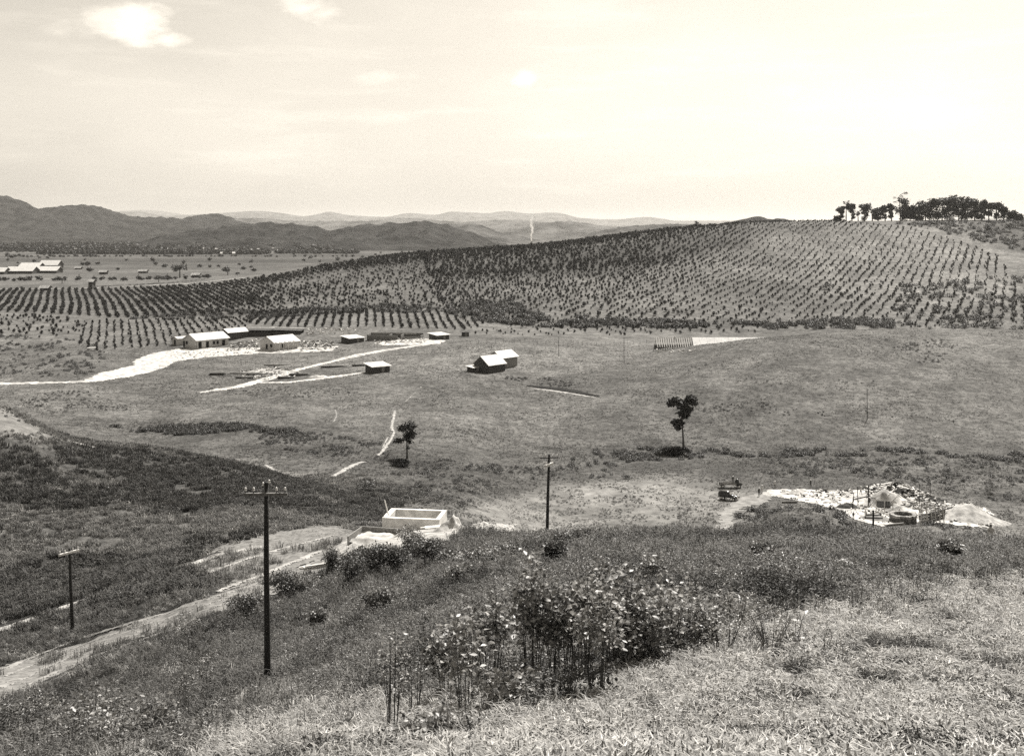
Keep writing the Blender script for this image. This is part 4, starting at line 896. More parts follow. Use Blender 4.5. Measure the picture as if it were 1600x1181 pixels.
# wires running off to the left from the tall pole
w0 = Vector((p1.x-.85, p1.y-.2, p1.z+H1-.3)); w0b = Vector((p1.x+.8, p1.y-.2, p1.z+H1-.3))
for k, (s_, pyl) in enumerate(((w0, 796), (w0b, 793))):
    e_ = Vector(((-260-800)/FPX*78, 78, CAMZ-78*(pyl+22-HOR)/FPX)); pts = []
    for i in range(25):
        f = i/24; q = s_.lerp(e_, f); q.z -= 1.6*4*f*(1-f)*.25; pts.append(q)
    tag(MB().tube(pts, .02, 4).build('overhead_wire', WIREM), ('upper' if k else 'lower')+' thin wire running left from the crossarm of the tall pole', 'wire')
p3w = Vector((p3.x, p3.y-.2, p3.z+H3-.3))
# fences: posts one by one
def fence(label, pts, stepm, h, jit=.1, r=.07):
    A = [at(*p) for p in pts]; t = thing('fence', label, 'fence', A[0])
    q = MB().tube([(0, 0, -.3), (.02, 0, h)], [r, r*.8], 4).mesh('post', WOODD); tops = []
    for a, b in zip(A[:-1], A[1:]):
        L = math.hypot(b.x-a.x, b.y-a.y); k = max(1, int(L/stepm))
        for i in range(k):
            f = i/k; x, y = a.x+(b.x-a.x)*f+random.uniform(-jit, jit), a.y+(b.y-a.y)*f; z = float(gz(x, y))
            o = obj('post', q, t); o.location = Vector((x, y, z))-A[0]; o.scale = (1, 1, random.uniform(.85, 1.15)); o.rotation_euler = (random.uniform(-.05, .05), random.uniform(-.05, .05), 0)
            tops.append(Vector((x, y, z))-A[0])
    for hz in (h*.55, h*.9): MB().tube([p+Vector((0, 0, hz)) for p in tops], .015, 3).build('fence_wire', WIREM, t)
    return t
fence('line of short fence posts across the meadow between the two sand roads', [(250, 577), (330, 572), (400, 569), (480, 562), (545, 556)], 4.2, 1.3)
fence('line of fence posts below the orchard left of the long barn', [(735, 538), (800, 536), (880, 540), (960, 538), (1020, 535)], 3., 1.5)
fence('second line of fence posts lower down left of the thin poles', [(740, 545), (820, 547), (900, 547), (1010, 545)], 4., 1.4)
fence('short row of stakes beside the upper sand road', [(612, 556), (650, 552), (700, 548), (760, 545)], 3., 1.2)

# ------------------------------------------------------------------ concrete tank and its site
tk = atd(650, 116.); zt = -116*(797-HOR)/FPX+CAMZ; sc_ = 116/FPX
tank = thing('water_tank', 'open rectangular pale concrete tank beside the sand heaps, empty inside', 'tank', (0, 0, 0))
yF, yB, zT = 112., 117.2, CAMZ-112.*(808.5-HOR)/FPX
def X_(px, d): return (px-800)/FPX*d
xa, xb = X_(597, yF), X_(688, yF); Lk = xb-xa; zT2 = CAMZ-yF*(808.5-HOR)/FPX
tank.location = (xa, yF, zT2)
th, Wk, Hk = .42, 3.9, 3.0
skx = R_(-1); tank.rotation_euler = (0, 0, R_(-8))
# four walls butted end to end, floor inside
MB().box((Lk/2, th/2, -Hk/2), (Lk, th, Hk)).build('wall', CONC, tank)
MB().box((Lk/2, Wk-th/2, -Hk/2), (Lk, th, Hk)).build('wall', CONC, tank)
MB().box((th*.7, Wk/2, -Hk/2), (th*1.4, Wk-2*th, Hk)).build('wall', CONC, tank)
MB().box((Lk-th*.5, Wk/2, -Hk/2), (th, Wk-2*th, Hk)).build('wall', CONC, tank)
MB().box((Lk/2, Wk/2, -Hk+.2), (Lk-2*th-.4, Wk-2*th-.02, .2)).build('tank_floor', CONCIN, tank)
lad = thing('ladder', 'short white ladder leaning out of the left corner of the concrete tank', 'ladder', (xa+.9, yF+1.0, zT2-.9), R_(20))
for sy in (-.2, .2): MB().tube([(0, sy, -.6), (-.75, sy, 2.5)], .04, 5).build('rail', PORC, lad)
for k in range(9): MB().tube([(-.1-.075*k, -.2, .0+.28*k), (-.1-.075*k, .2, .0+.28*k)], .028, 5).build('rung', PORC, lad)
fw = thing('formwork', 'low timber formwork frame holding pale sand in front of the concrete tank', 'formwork', at(586, 846), R_(-14))
f0 = atd(583, 104); fw.location = (f0.x, f0.y, f0.z+.15)
MB().box((-1.9, .2, .25), (.12, 3.6, .9)).build('side_board', WOODM, fw); MB().box((.2, 2.0, .25), (4.2, .12, .9)).build('side_board', WOODM, fw)
MB().box((2.25, .3, .2), (.12, 3.2, .8)).build('side_board', WOODM, fw)
fg_ = 14; fv_ = [(-1.8+3.95*i/fg_, -1.5+3.4*j/fg_, .30+.35*float(fbm(i*1., j*1., 4., 3, 90))-.25*(j < 2)) for i in range(fg_+1) for j in range(fg_+1)]
obj('sand_fill', fast_mesh('sand_fill', fv_, [(i*(fg_+1)+j, (i+1)*(fg_+1)+j, (i+1)*(fg_+1)+j+1, i*(fg_+1)+j+1) for i in range(fg_) for j in range(fg_)], SAND, True), fw)
lumber('long pale planks stacked beside the track left of the sand heaps', atd(517, 104)+Vector((0, 0, .15)), R_(28), 5.6, 7, WOODP, .09, .24, 3, .15)
lumber('two long boards lying against the right foot of the concrete tank', atd(687, 107)+Vector((0, 0, .5)), R_(20), 3.8, 3, WOODP, .1, .25, 1, .1)
heap('sand_heap', 'white sand heap left of the timber formwork', atd(546, 101), 1.7, .8, SAND, 3, 'sand heap')
heap('sand_heap', 'white sand heap at the right foot of the concrete tank', atd(706, 105), 2.2, 1.25, SAND, 4, 'sand heap', .8)
heap('sand_heap', 'long low white sand bank reaching right from the tank to the stone pile', atd(768, 106), 3.8, 1.5, SAND, 5, 'sand heap', .5)
sp = thing('stone_pile', 'pile of pale broken stones just left of the pole foot', 'stone pile', atd(834, 84))
def stone_mesh(seed):
    r = random.Random(seed); m = MB(); n = 6; V = [(0, 0, .5)]
    for z, rr in ((.2, .9), (-.3, .8)):
        V += [(rr*r.uniform(.6, 1)*math.cos(k*1.05), rr*r.uniform(.6, 1)*math.sin(k*1.05), z+r.uniform(-.1, .1)) for k in range(n)]
    V.append((0, 0, -.6)); F = [(0, 1+k, 1+(k+1) % n) for k in range(n)]+[(1+k, 7+k, 7+(k+1) % n, 1+(k+1) % n) for k in range(n)]+[(13, 7+(k+1) % n, 7+k) for k in range(n)]
    return m.add(V, F).mesh('stone', STONE)
STN = [stone_mesh(k) for k in range(4)]
for k in range(60):
    o = obj('stone', STN[k % 4], sp); q = random.gauss(0, .75); w = random.gauss(0, .4); o.location = (q, w, max(0, .75-abs(q)*.42-abs(w)*.4)*random.uniform(.5, 1.1)+.05); o.scale = (random.uniform(.12, .26),)*3; o.rotation_euler = (random.random()*6, random.random()*6, random.random()*6)

# ------------------------------------------------------------------ well site
wc = atd(1411, 213.)
well = thing('well_ring', 'round masonry well ring with open centre at the middle of the white spoil ground', 'well', (wc.x, wc.y, wc.z+.15))
R1, R2, HH = 2.5, 1.75, 1.5; nb = 28
for row in range(3):
    q = MB(); a0, a1 = -math.pi/nb*.93, math.pi/nb*.93; z0, z1 = row*HH/3+.02-.3*(row == 0), (row+1)*HH/3-.01
    q.add([(r*math.cos(a), r*math.sin(a), z) for z in (z0, z1) for r in (R2, R1) for a in (a0, a1)], [(0, 1, 3, 2), (4, 6, 7, 5), (0, 4, 5, 1), (2, 3, 7, 6), (0, 2, 6, 4), (1, 5, 7, 3)])
    me = q.mesh('block', mat('well_masonry', .12, .22, 1.5, .95, .1, vary=.4) if row < 2 else mat('worn_kerb', .2, .4, 1.5, .95, .1, vary=.4))
    for k in range(nb): o = obj('block', me, well); o.rotation_euler = (0, random.uniform(-.01, .01), (k+.5*(row % 2))*2*math.pi/nb); o.scale = (random.uniform(.96, 1.03),)*2+(random.uniform(.97, 1.02),)
MB().tube([(0, 0, .0), (0, 0, .05)], 1.74, 24).build('shaft', DARK, well)
heap('spoil_heap', 'tall white spoil heap behind the well ring', atd(1384, 227), 5.6, 2.3, SAND, 11, 'spoil heap', .6)
heap('spoil_heap', 'broad white spoil heap right of the timber frame', atd(1517, 217), 8., 1.3, SOIL, 12, 'spoil heap', .7)
heap('spoil_heap', 'small white spoil heap above the well ring', atd(1408, 222), 4.6, 1.6, SAND, 13, 'spoil heap', .5)
heap('earth_heap', 'grey earth bank left of the well ring', atd(1370, 214), 4.4, .9, PALEF, 14, 'earth heap', .5)
heap('spoil_heap', 'low white spoil heap at the left end of the spoil ground', atd(1245, 236), 4.5, .8, SAND, 15, 'spoil heap', .4)
heap('earth_heap', 'dark earth heap beside the standing workers', atd(1324, 224), 2.6, 1.3, mat('brushwood', .03, .1, 6., .95, .1, bump_=.1), 16, 'earth heap', .7)
fr = thing('scaffold', 'upright timber frame with ladders right of the well ring', 'scaffold', atd(1441, 209), R_(8))
for (x0, x1, hgt) in ((-.3, .1, 5.), (.9, 1.2, 5.), ): MB().tube([(x0, 0, -.3), (x1, .6, hgt-1.)], .12, 5).build('post', WOODP, fr)
for (x, hgt) in ((-.1, 7.6), (2.1, 7.8)): MB().tube([(x+.2, 1.4, -.3), (x+.3, 1.4, hgt)], .06, 5).build('mast', WOODD, fr)
MB().tube([(.1, 1.4, 7.4), (2.6, 1.4, 7.4)], .05, 5).build('beam', WOODD, fr)
for k in range(6): MB().tube([(-.25+k*.05, .05+k*.1, .2+k*.62), (.95+k*.04, .05+k*.1, .3+k*.62)], .07, 5).build('rung', WOODP, fr)
MB().tube([(1.6, 1.2, -.2), (-.1, .5, 3.2)], .08, 5).build('brace', WOODP, fr)
cr = thing('retaining_crib', 'dark log crib slanting up to the right of the timber frame', 'log crib', atd(1458, 211), R_(18))
for k in range(7): MB().tube([(-2.8, k*.1, .05+k*.27), (3.0+.12*k, .5+k*.1, .9+k*.24)], .13, 6).build('log', WOODM if k % 2 else WOODD, cr)
for k in range(6): MB().tube([(-2.+k*.9, -.1, -.4), (-1.9+k*.9, .5, 2.2+.25*k)], .08, 5).build('stake', WOODP, cr)
hs = thing('hoist', 'long timber hoist beam on a post behind the dark earth heap', 'hoist', atd(1357, 226), R_(0))
MB().tube([(0, 0, -.4), (0, 0, 4.2)], .13, 6).build('post', WOODD, hs); MB().tube([(-3.2, .2, 1.1), (0, 0, 1.9), (.4, 0, 2.0)], .14, 6).build('beam', WOODD, hs); MB().tube([(-2.4, .2, 3.6), (.3, 0, 3.7)], .06, 5).build('upper_beam', WOODD, hs)
MB().tube([(-2.1, .2, -.3), (-2.2, .2, 3.8)], .08, 5).build('post', WOODD, hs); MB().tube([(0, 0, 1.7), (2.2, .4, 1.2)], .09, 5).build('beam', WOODM, hs)
ld = thing('plank_ramp', 'pale plank ramp leaning on the pit edge left of the well ring', 'ramp', atd(1379, 216), R_(-25))
for sy in (-.35, .35): MB().tube([(-2.2, sy, 2.6), (1.9, sy, .2)], .09, 5).build('rail', WOODP, ld)
for k in range(8): MB().box((-1.9+k*.5, 0, 2.4-k*.29), (.12, .8, .08)).build('tread', WOODP, ld)
sh = thing('shelter', 'small lean shelter of pale poles over a dark pit behind the well ring', 'shelter', atd(1381, 220), R_(-12))
for x in (-1.6, 0, 1.6): MB().tube([(x, -1, -.2), (x+.2, .6, 2.6)], .09, 5).build('pole', WOODP, sh)
MB().tube([(-2, .6, 2.55), (2.2, .6, 2.4)], .09, 5).build('ridge_pole', WOODP, sh); MB().slab((-1.5, -.2, 1.2), (1.3, -.2, 1.2), (1.3, .8, 2.3), (-1.5, .8, 2.3), .06).build('cover', WOODD, sh)
for (px, d, L, rz, lab) in ((1395, 209, 4., .3, 'boards lying in front of the well ring, left side'), (1462, 206, 4.5, -.3, 'boards lying at the foot of the log crib'), (1448, 220, 5., .2, 'loose boards behind the timber frame'), (1232, 228, 3.5, .1, 'boards on the white ground near the two standing workers')):
    lumber(lab, atd(px, d), rz, L, 5, WOODM, .14, .26)
debris('stones and broken timber round the well', [(1370, 790), (1400, 775), (1470, 785), (1500, 800), (1440, 812), (1390, 806)], 380, 21, (.2, 1.1), (STONE, WOODM, STONE, WOODD))
debris('rubble and cut timber over the spoil heaps', [(1350, 764), (1390, 757), (1440, 768), (1480, 786), (1470, 800), (1360, 790)], 420, 24, (.3, 1.8), (STONE, WOODM, MATS['dark_soil_and_shade'], WOODD, STONE))
patch('pit', [(1393, 774), (1402, 770), (1414, 776), (1410, 783), (1398, 782)], DARKSOIL_SHADE, .3, 1.5, .5, 'flat dark patch painted as the shade of a pit behind the well ring', keep=True)  # flat dark sheets painted for the shade in pits; no hollow is cut
patch('pit', [(1430, 778), (1440, 774), (1446, 782), (1436, 788)], DARKSOIL_SHADE, .3, .5, .5, 'flat dark patch painted as the shade of a pit left of the timber frame', keep=True)
patch('pit', [(1452, 780), (1468, 778), (1476, 786), (1460, 790)], DARKSOIL_SHADE, .3, .4, .5, 'flat dark patch painted as the shade of a hollow above the log crib', keep=True)
for k_ in range(16):
    rr_ = random.Random(900+k_); p_ = atd(1362+k_*7.2+rr_.uniform(-3, 3), rr_.uniform(212, 226)); t_ = MB().tube([(-rr_.uniform(.8, 2.), 0, rr_.uniform(.0, .5)), (rr_.uniform(.8, 2.), 0, rr_.uniform(.2, 1.8))], .09, 5)  .build('loose_log', (WOODP, WOODM, WOODD)[k_ % 3], loc=(p_.x, p_.y, p_.z+.1), rz=rr_.uniform(-.8, .8))
    tag(t_, ('pale', 'grey', 'dark')[k_ % 3]+' loose log round the well, '+ORD[k_]+' from the left of the loose logs', 'log', 'loose logs on the spoil ground')
debris('rocks along the left arm of the spoil ground', [(1215, 768), (1330, 766), (1340, 778), (1240, 776)], 120, 22, (.2, 1.0), (STONE, DARKSOIL_SHADE, STONE))
debris('trodden litter on the white ground before the well', [(1300, 780), (1350, 785), (1385, 806), (1440, 812), (1380, 822), (1330, 808), (1240, 776)], 150, 25, (.1, .6), (STONE, MATS['dark_soil_and_shade'], WOODM))
debris('litter, stones and boards across the sand yard', [(270, 548), (330, 545), (400, 547), (470, 547), (420, 552), (330, 557), (260, 562)], 130, 26, (.15, .9), (STONE, WOODM, WOODD))
debris('rocks on the right spoil slope', [(1470, 790), (1550, 800), (1548, 824), (1440, 814)], 260, 23, (.15, .8), (STONE, WOODM, STONE, MATS['dark_soil_and_shade']))

# ------------------------------------------------------------------ people
SKIN = mat('skin', .12, .14, 1., .7, .3); SHIRT = mat('pale_shirt', .5, .6, 3., .9, .1); SHIRTD = mat('dark_shirt', .05, .08, 3., .9, .1); TROU = mat('dark_trousers', .03, .06, 3., .9, .1); TROUL = mat('light_trousers', .35, .45, 3., .9, .1); HAT = mat('straw_hat', .5, .6, 3., .9, .1)
def person_mesh(pose, shirt, trou):
    """one continuous body grown from a skeleton; pose: bend forward angle, arm and leg swing"""
    bend, armL, armR, stride = pose; sb, cb = math.sin(bend), math.cos(bend)
    J = [(0, 0, .95)]; R = [.15]; Eg = []
    def j(p, parent, r): J.append(p); R.append(r); Eg.append((parent, len(J)-1)); return len(J)-1
    up = lambda h, x=0, f=0: (x, -(sb*h)-f*cb, .95+cb*h-f*sb)
    sp_ = j(up(.25), 0, .14); ch = j(up(.45), sp_, .16); nk = j(up(.58), ch, .06); hd0 = j(up(.66, 0, .02), nk, .085); hd = j(up(.76, 0, .02), hd0, .10); j(up(.84, 0, .01), hd, .06)
    for sx, ar in ((-1, armL), (1, armR)):
        s_ = j(up(.50, sx*.19), ch, .065)
        ex = Vector(up(.50, sx*.21)); e = ex+Vector((sx*.06, -math.sin(ar)*.29, -math.cos(ar)*.29)); w = e+Vector((0, -math.sin(ar+.35)*.26, -math.cos(ar+.35)*.26)); h_ = w+Vector((0, -math.sin(ar+.4)*.09, -math.cos(ar+.4)*.09))
        a_ = j(tuple(e), s_, .045); b_ = j(tuple(w), a_, .035); j(tuple(h_), b_, .038)
        hp = j((sx*.10, 0, .90), 0, .10); kn = j((sx*.12, -sx*stride*.5-.03, .50), hp, .075); an = j((sx*.13, -sx*stride+.03, .09), kn, .05); j((sx*.14, -sx*stride-.13, .04), an, .04)
    me = bpy.data.meshes.new('person_body'); me.from_pydata(J, Eg, []); o = bpy.data.objects.new('t', me); C.objects.link(o)
    md = o.modifiers.new('s', 'SKIN'); sv = me.skin_vertices[0].data
    for i, r in enumerate(R): sv[i].radius = (r, r*.85)
    sv[0].use_root = True; sb_ = o.modifiers.new('u', 'SUBSURF'); sb_.levels = 1
    dg = bpy.context.evaluated_depsgraph_get(); nm_ = bpy.data.meshes.new_from_object(o.evaluated_get(dg)); bpy.data.objects.remove(o)
    nm_.materials.clear()
    for m in (trou, shirt, SKIN): nm_.materials.append(m)
    hand = [J[i] for i in range(len(J))]
    for p in nm_.polygons:
        c = p.center; bz = (c.z-.95)*cb-(c.y)*sb
        p.use_smooth = True; p.material_index = 0 if c.z < .98 and bz < .1 else 1
        if bz > .60 and abs(c.x) < .15: p.material_index = 2
        if abs(c.x) > .22 and bz < .12 and c.z < 1.05: p.material_index = 2
    top_ = up(.80, 0, .02); return nm_, top_, bend
hm = MB().tube([(0, 0, -.02), (0, 0, .0), (0, 0, .001), (0, 0, .11), (0, 0, .13)], [.2, .2, .11, .1, .05], 12).mesh('hat', HAT, True)
POSES = [person_mesh(p, s, t_) for p, s, t_ in (((0, .05, -.05, .05), SHIRTD, TROU), ((.1, .5, .3, .2), SHIRT, TROU), ((.9, .2, .4, .1), SHIRT, TROUL), ((.15, 1.2, .9, .12), SHIRTD, TROU), ((0, .1, .1, .1), SHIRT, TROUL), ((1.2, .1, .2, .15), SHIRTD, TROU))]
def person(label, loc, rz, k, s=1., hat=True):
    me, top_, b = POSES[k]; t = thing('person', label, 'person', loc, rz); obj('body', me, t); t.scale = (s,)*3
    if hat: o = obj('hat', hm, t); o.location = top_; o.rotation_euler = (b, 0, 0)
    return t
person('person in dark clothes standing just right of the parked dark car', atd(1186, 234), .3, 0, 1.05)
person('person in pale clothes standing just right of the dark clothed person near the car', atd(1190.5, 237), 2., 4, 1.0)
person('person in pale shirt walking on the white ground between the car and the well', atd(1211, 241), -1., 1)
person('person standing on the left spoil heap against the dark meadow', atd(1266.5, 243), .5, 0, .95)
person('person in dark clothes on top of the dark earth heap', atd(1333, 224)+Vector((0, 0, .9)), 1.2, 3)
person('person in pale shirt seated high on the hoist beam', atd(1345, 226)+Vector((0, 0, 2.2)), .2, 1)
person('person standing at the hoist post', atd(1358.5, 225), -.4, 0, 1.1)
person('person bending on the tall white spoil heap', atd(1386, 221)+Vector((0, 0, 2.4)), 1.5, 2)
person('person in dark clothes alone on the white ground before the earth bank', atd(1333.5, 212), .1, 0, .8)
person('person in white standing at the corner of the grey earth bank', atd(1352.5, 214), -.9, 4, 1.)
person('person stooping beside the right rim of the well ring', atd(1429, 214), 2.4, 5)
person('person standing behind the well ring', atd(1405, 217), .0, 3)
person('person working at the log crib', atd(1465, 212)+Vector((0, 0, .5)), 1., 2)
person('person in pale clothes standing in the weeds at the right edge of the near hill', atd(1548, 76), .3, 4)
person('person among the rafters of the long barn', atd(1054, 444)+Vector((0, 0, 3.2)), .3, 1)

# ------------------------------------------------------------------ vehicles
PAINT = mat('dark_car_paint', .015, .02, 1., .25, .6); CHROME = mat('bright_metal', .6, .7, 1., .25, .6, metal=.8); TYRE = mat('tyre_rubber', .015, .02, 1., .9, .2)
def loft(sections, mt, name, parent, smooth=True):
    """sections: (x, half width, z bottom, z top, corner)"""
    m = MB(); n = 12; V = []
    for (x, w, z0, z1, q) in sections:
        for k in range(n):
            a = 2*math.pi*(k+.5)/n; cx, cz = math.cos(a), math.sin(a)
            e = q; sx = math.copysign(abs(cx)**e, cx); sz = math.copysign(abs(cz)**e, cz)
            V.append((x, sx*w, (z0+z1)/2+sz*(z1-z0)/2))
    F = [(s*n+k, s*n+(k+1) % n, (s+1)*n+(k+1) % n, (s+1)*n+k) for s in range(len(sections)-1) for k in range(n)]
    F += [tuple(range(n))[::-1], tuple(range((len(sections)-1)*n, len(sections)*n))]
    return m.add(V, F).build(name, mt, parent, smooth)
def wheel(parent, x, y, r=.36, w=.18):
    sg = 1 if y > 0 else -1
    o = MB().tube([(0, -w/2, 0), (0, -w/2+.03, 0), (0, w/2-.03, 0), (0, w/2, 0)], [r*.9, r, r, r*.9], 16).build('wheel', TYRE, parent, True); o.location = (x, y, r)
    MB().tube([(0, sg*(w/2), 0), (0, sg*(w/2+.02), 0)], r*.55, 12).build('rim', CHROME, o)
cp = atd(1139, 231.5)
car = thing('parked_car', 'dark closed car of the nineteen thirties parked on the worn pale grass', 'car', (cp.x, cp.y, cp.z+.1), R_(-38)); car.scale = (1.05,)*3
loft([(-2.15, .55, .45, 1.25, .6), (-2.0, .70, .42, 1.62, .6), (-1.4, .76, .42, 1.78, .55), (-.2, .76, .42, 1.80, .55), (.25, .70, .42, 1.72, .6), (.48, .62, .45, 1.16, .7), (1.1, .50, .45, 1.10, .8), (1.75, .38, .45, 1.04, .8), (1.88, .30, .5, .98, .8)], PAINT, 'body', car)
for sy in (-1, 1):
    for (xc, ln) in ((1.35, .75), (-1.35, .7)):
        m = MB(); pts = [(xc-ln, sy*.74, .38), (xc-ln*.6, sy*.76, .70), (xc, sy*.78, .84), (xc+ln*.55, sy*.76, .72), (xc+ln*.85, sy*.72, .5)]; m.tube(pts, [.06, .15, .17, .15, .08], 8); m.build('fender', PAINT, car, True)
    MB().box((0, sy*.82, .40), (1.5, .24, .05)).build('running_board', PAINT, car)
    for xw in (1.38, -1.38): wheel(car, xw, sy*.72)
    h = MB().tube([(1.62, sy*.42, .86), (1.80, sy*.42, .86), (1.86, sy*.42, .86)], [.06, .13, .12], 10).build('headlight', CHROME, car)
    for (x0, x1) in ((-.1, .28), (-.85, -.2), (-1.65, -.98)): MB().slab((x0, sy*.765, 1.22), (x1, sy*.765, 1.22), (x1-.03, sy*.745, 1.58), (x0, sy*.745, 1.58), .02).build('window', GLASS, car)
MB().slab((.50, -.5, 1.18), (.50, .5, 1.18), (.33, .46, 1.60), (.33, -.46, 1.60), .03).build('windshield', mat('painted_sky_reflection_glass', .3, .35, 1., .08, .9), car)  # sky reflection painted into the windshield as a pale base colour
MB().box((2.0, 0, .48), (.06, 1.5, .12)).build('bumper', CHROME, car); MB().box((-2.25, 0, .48), (.06, 1.5, .12)).build('bumper', CHROME, car); MB().box((1.90, 0, .75), (.04, .42, .44)).build('grille', CHROME, car)
tp = atd(1141, 243.5)
trk = thing('flatbed_truck', 'small open truck with a long light bed standing behind the dark car', 'truck', (tp.x, tp.y, tp.z+.05), R_(-6))
MB().box((-.5, 0, .78), (3.6, 1.5, .12)).build('bed', WOODP, trk)
for sy in (-1, 1): MB().box((-.5, sy*.76, .98), (3.6, .06, .3)).build('side_rail', WOODM, trk); [wheel(trk, xw, sy*.7, .42) for xw in (-1.7, 1.9)]
loft([(1.0, .65, .5, 1.5, .5), (1.3, .68, .5, 2.05, .5), (1.75, .66, .5, 2.0, .5), (1.9, .5, .5, 1.2, .6), (2.5, .38, .5, 1.1, .7)], PAINT, 'cab', trk)
MB().slab((1.92, -.5, 1.25), (1.92, .5, 1.25), (1.80, .45, 1.85), (1.80, -.45, 1.85), .03).build('windshield', GLASS, trk)
MB().box((-2.0, 0, .9), (.8, 1.3, .7)).build('tool_box', WOODD, trk)
person('person standing up on the bed of the small open truck behind the cab', tp+Vector((.6, 0, .9)), .0, 0, .95)

# ------------------------------------------------------------------ trees
def tree(name, label, base, lobes, trunk, leaf, mt=TREE_L, seed=1, narrow=.7, cat='tree', group=None, limb_r=.08, shell=.4, up=.3):
    """lobes: (x, y, z, radius, leaves, flat) in metres; trunk: points with radius"""
    t = thing(name, label, cat, base, 0, group)
    MB().tube([p[:3] for p in trunk], [p[3] for p in trunk], 7).build('trunk', BARK, t, True)
    lm = MB(); tops = [Vector(p[:3]) for p in trunk[len(trunk)//2:]]
    for (x, y, z, r, n, f) in lobes:
        s = min(tops, key=lambda q: (q-Vector((x, y, z))).length+max(0, q.z-z)*2); e = Vector((x, y, z)); m_ = s.lerp(e, .5)+Vector((0, 0, .15*(e-s).length))
        lm.tube([s, m_, e], [limb_r, limb_r*.7, limb_r*.35], 5)
        for k in range(4):
            q = Vector(np.random.default_rng(seed+k).normal(size=3)*r*.5); lm.tube([e*.6+m_*.4, e+q], [limb_r*.4, limb_r*.15], 4)
    lm.build('limb', BARK, t)
    obj('crown', cloud_mesh('crown', [((x, y, z), r, n, f) for (x, y, z, r, n, f) in lobes], leaf, mt, seed, narrow, up, shell), t)
    return t
b1 = at(1068, 702); k1 = b1.y/FPX
def LB(px, py, r, n, f=.9, dy=0, b=None, k=None): return ((px-b[0])*k, dy, (b[1]-py)*k, r*k, n, f)
bb = (1068, 702)
tree('tree', 'tall thin stemmed tree with an uneven dark crown on the creek bank right of centre', b1,
     [LB(1054, 627, 9, 420, .7, 0, bb, k1), LB(1048, 631, 6, 200, .8, .6, bb, k1), LB(1079, 624, 9, 420, .7, .4, bb, k1), LB(1084, 629, 6, 200, .7, -.5, bb, k1), LB(1066, 633, 9, 400, .8, -.6, bb, k1), LB(1075, 641, 8, 360, .9, .5, bb, k1), LB(1063, 646, 6, 100, .9, 0, bb, k1), LB(1070, 650, 5, 80, .9, .2, bb, k1),
      LB(1058, 660, 8, 420, .75, -.2, bb, k1), LB(1065, 663, 5, 90, .7, .4, bb, k1), LB(1060, 670, 4, 50, .7, 0, bb, k1)],
     [(0, 0, -.5, .32), (-.1, 0, 3, .26), (-.35, 0, 6.2, .2), (-.3, 0, 8.4, .16), (.1, 0, 10.2, .12), (.3, 0, 12, .07)], .8, seed=5, limb_r=.13)
b2 = at(636, 717); k2 = b2.y/FPX; bb = (636, 717)
tree('tree', 'small airy feathery tree beside the white gully left of centre', b2,
     [LB(641, 666, 10, 420, .8, 0, bb, k2), LB(629, 669, 9, 320, .7, .4, bb, k2), LB(644, 678, 8, 260, .9, -.4, bb, k2), LB(636, 682, 8, 260, 1, 0, bb, k2), LB(624, 688, 7, 220, .7, 0, bb, k2), LB(617, 690, 4, 50, .6, .3, bb, k2), LB(640, 690, 5, 70, 1, 0, bb, k2), LB(637, 700, 3, 30, 1, 0, bb, k2)],
     [(0, 0, -.4, .26), (0, 0, 2.2, .2), (-.05, 0, 4.2, .14), (.1, 0, 6.2, .08)], .55, seed=8, limb_r=.1, shell=.1)
def bush(name, label, base, w, h, n, leaf, mt=LEAF_DK, seed=1, cat='bush', group=None, narrow=.65, stems=5):
    t = thing(name, label, cat, base, random.uniform(0, 6.28), group); r = random.Random(seed); lob = []
    for k in range(7):
        a = r.uniform(0, 6.28); q = r.uniform(0, .32)*w; lob.append(((q*math.cos(a), q*math.sin(a), h*r.uniform(.3, .72)), w*r.uniform(.2, .34), n//7, h/w*.9))
    for k in range(stems):
        a = r.uniform(0, 6.28); MB().tube([(0, 0, -.2), (.15*w*math.cos(a), .15*w*math.sin(a), h*.4), (.3*w*math.cos(a), .3*w*math.sin(a), h*.8)], [.03, .02, .01], 5).build('stem', STEM, t)
    obj('foliage', cloud_mesh('foliage', lob, leaf, mt, seed, narrow, .35, .35), t); return t
POOL_SHADE = mat('shadow_pool_leaf', .008, .022, 1., .7, .1)  # leaf colour blackened so the bushes carry the lone trees' shadow pools
bush('bush', 'round dark bush in the valley below the pale gully', at(573, 768), 4.6, 2.6, 700, .3, seed=2)
bush('bush', 'low bush coloured near black as the shadow pool at the foot of the airy tree', at(626, 728), 6.4, 1.7, 2600, .3, mt=POOL_SHADE, seed=3)
bush('bush', 'low bush coloured near black as the shadow pool at the foot of the tall thin tree', at(1056, 711), 9.5, 2.2, 3600, .32, mt=POOL_SHADE, seed=4)
bush('bush', 'large loose grey bush at the right edge of the valley', at(1545, 770), 5.2, 4.2, 420, .3, mt=mat('grey_bush_leaf', .07, .13, 2., .6, .3, trans=.2), seed=5)
bush('bush', 'dark bush on the creek bank above the spoil ground', at(1242, 707), 4., 1.5, 350, .3, seed=6)
bush('bush', 'dark bush alone on the pale field below the creek', at(980, 748), 3.6, 1.1, 350, .25, seed=7)
bush('bush', 'small dark bush in the meadow edge left of the pale pole', at(896, 722), 2., 1.8, 200, .25, seed=8)
bush('bush', 'dark bush standing in the orchard rows on the right slope', at(1292, 452), 9., 4., 500, .6, seed=9)
bush('bush', 'larger dark bush low in the orchard at the right', at(1412, 485), 7., 4., 400, .55, seed=10)
bush('bush', 'dark bush at the orchard foot near the right edge', at(1555, 512), 10., 5., 500, .6, seed=11)
bush('bush', 'dark bush on the brow below the wood', at(1484, 350), 12, 9., 500, .8, seed=12)
bush('bush', 'round bush on the right brow, left of the edge one', at(1545, 362), 11, 9., 500, .8, seed=13)
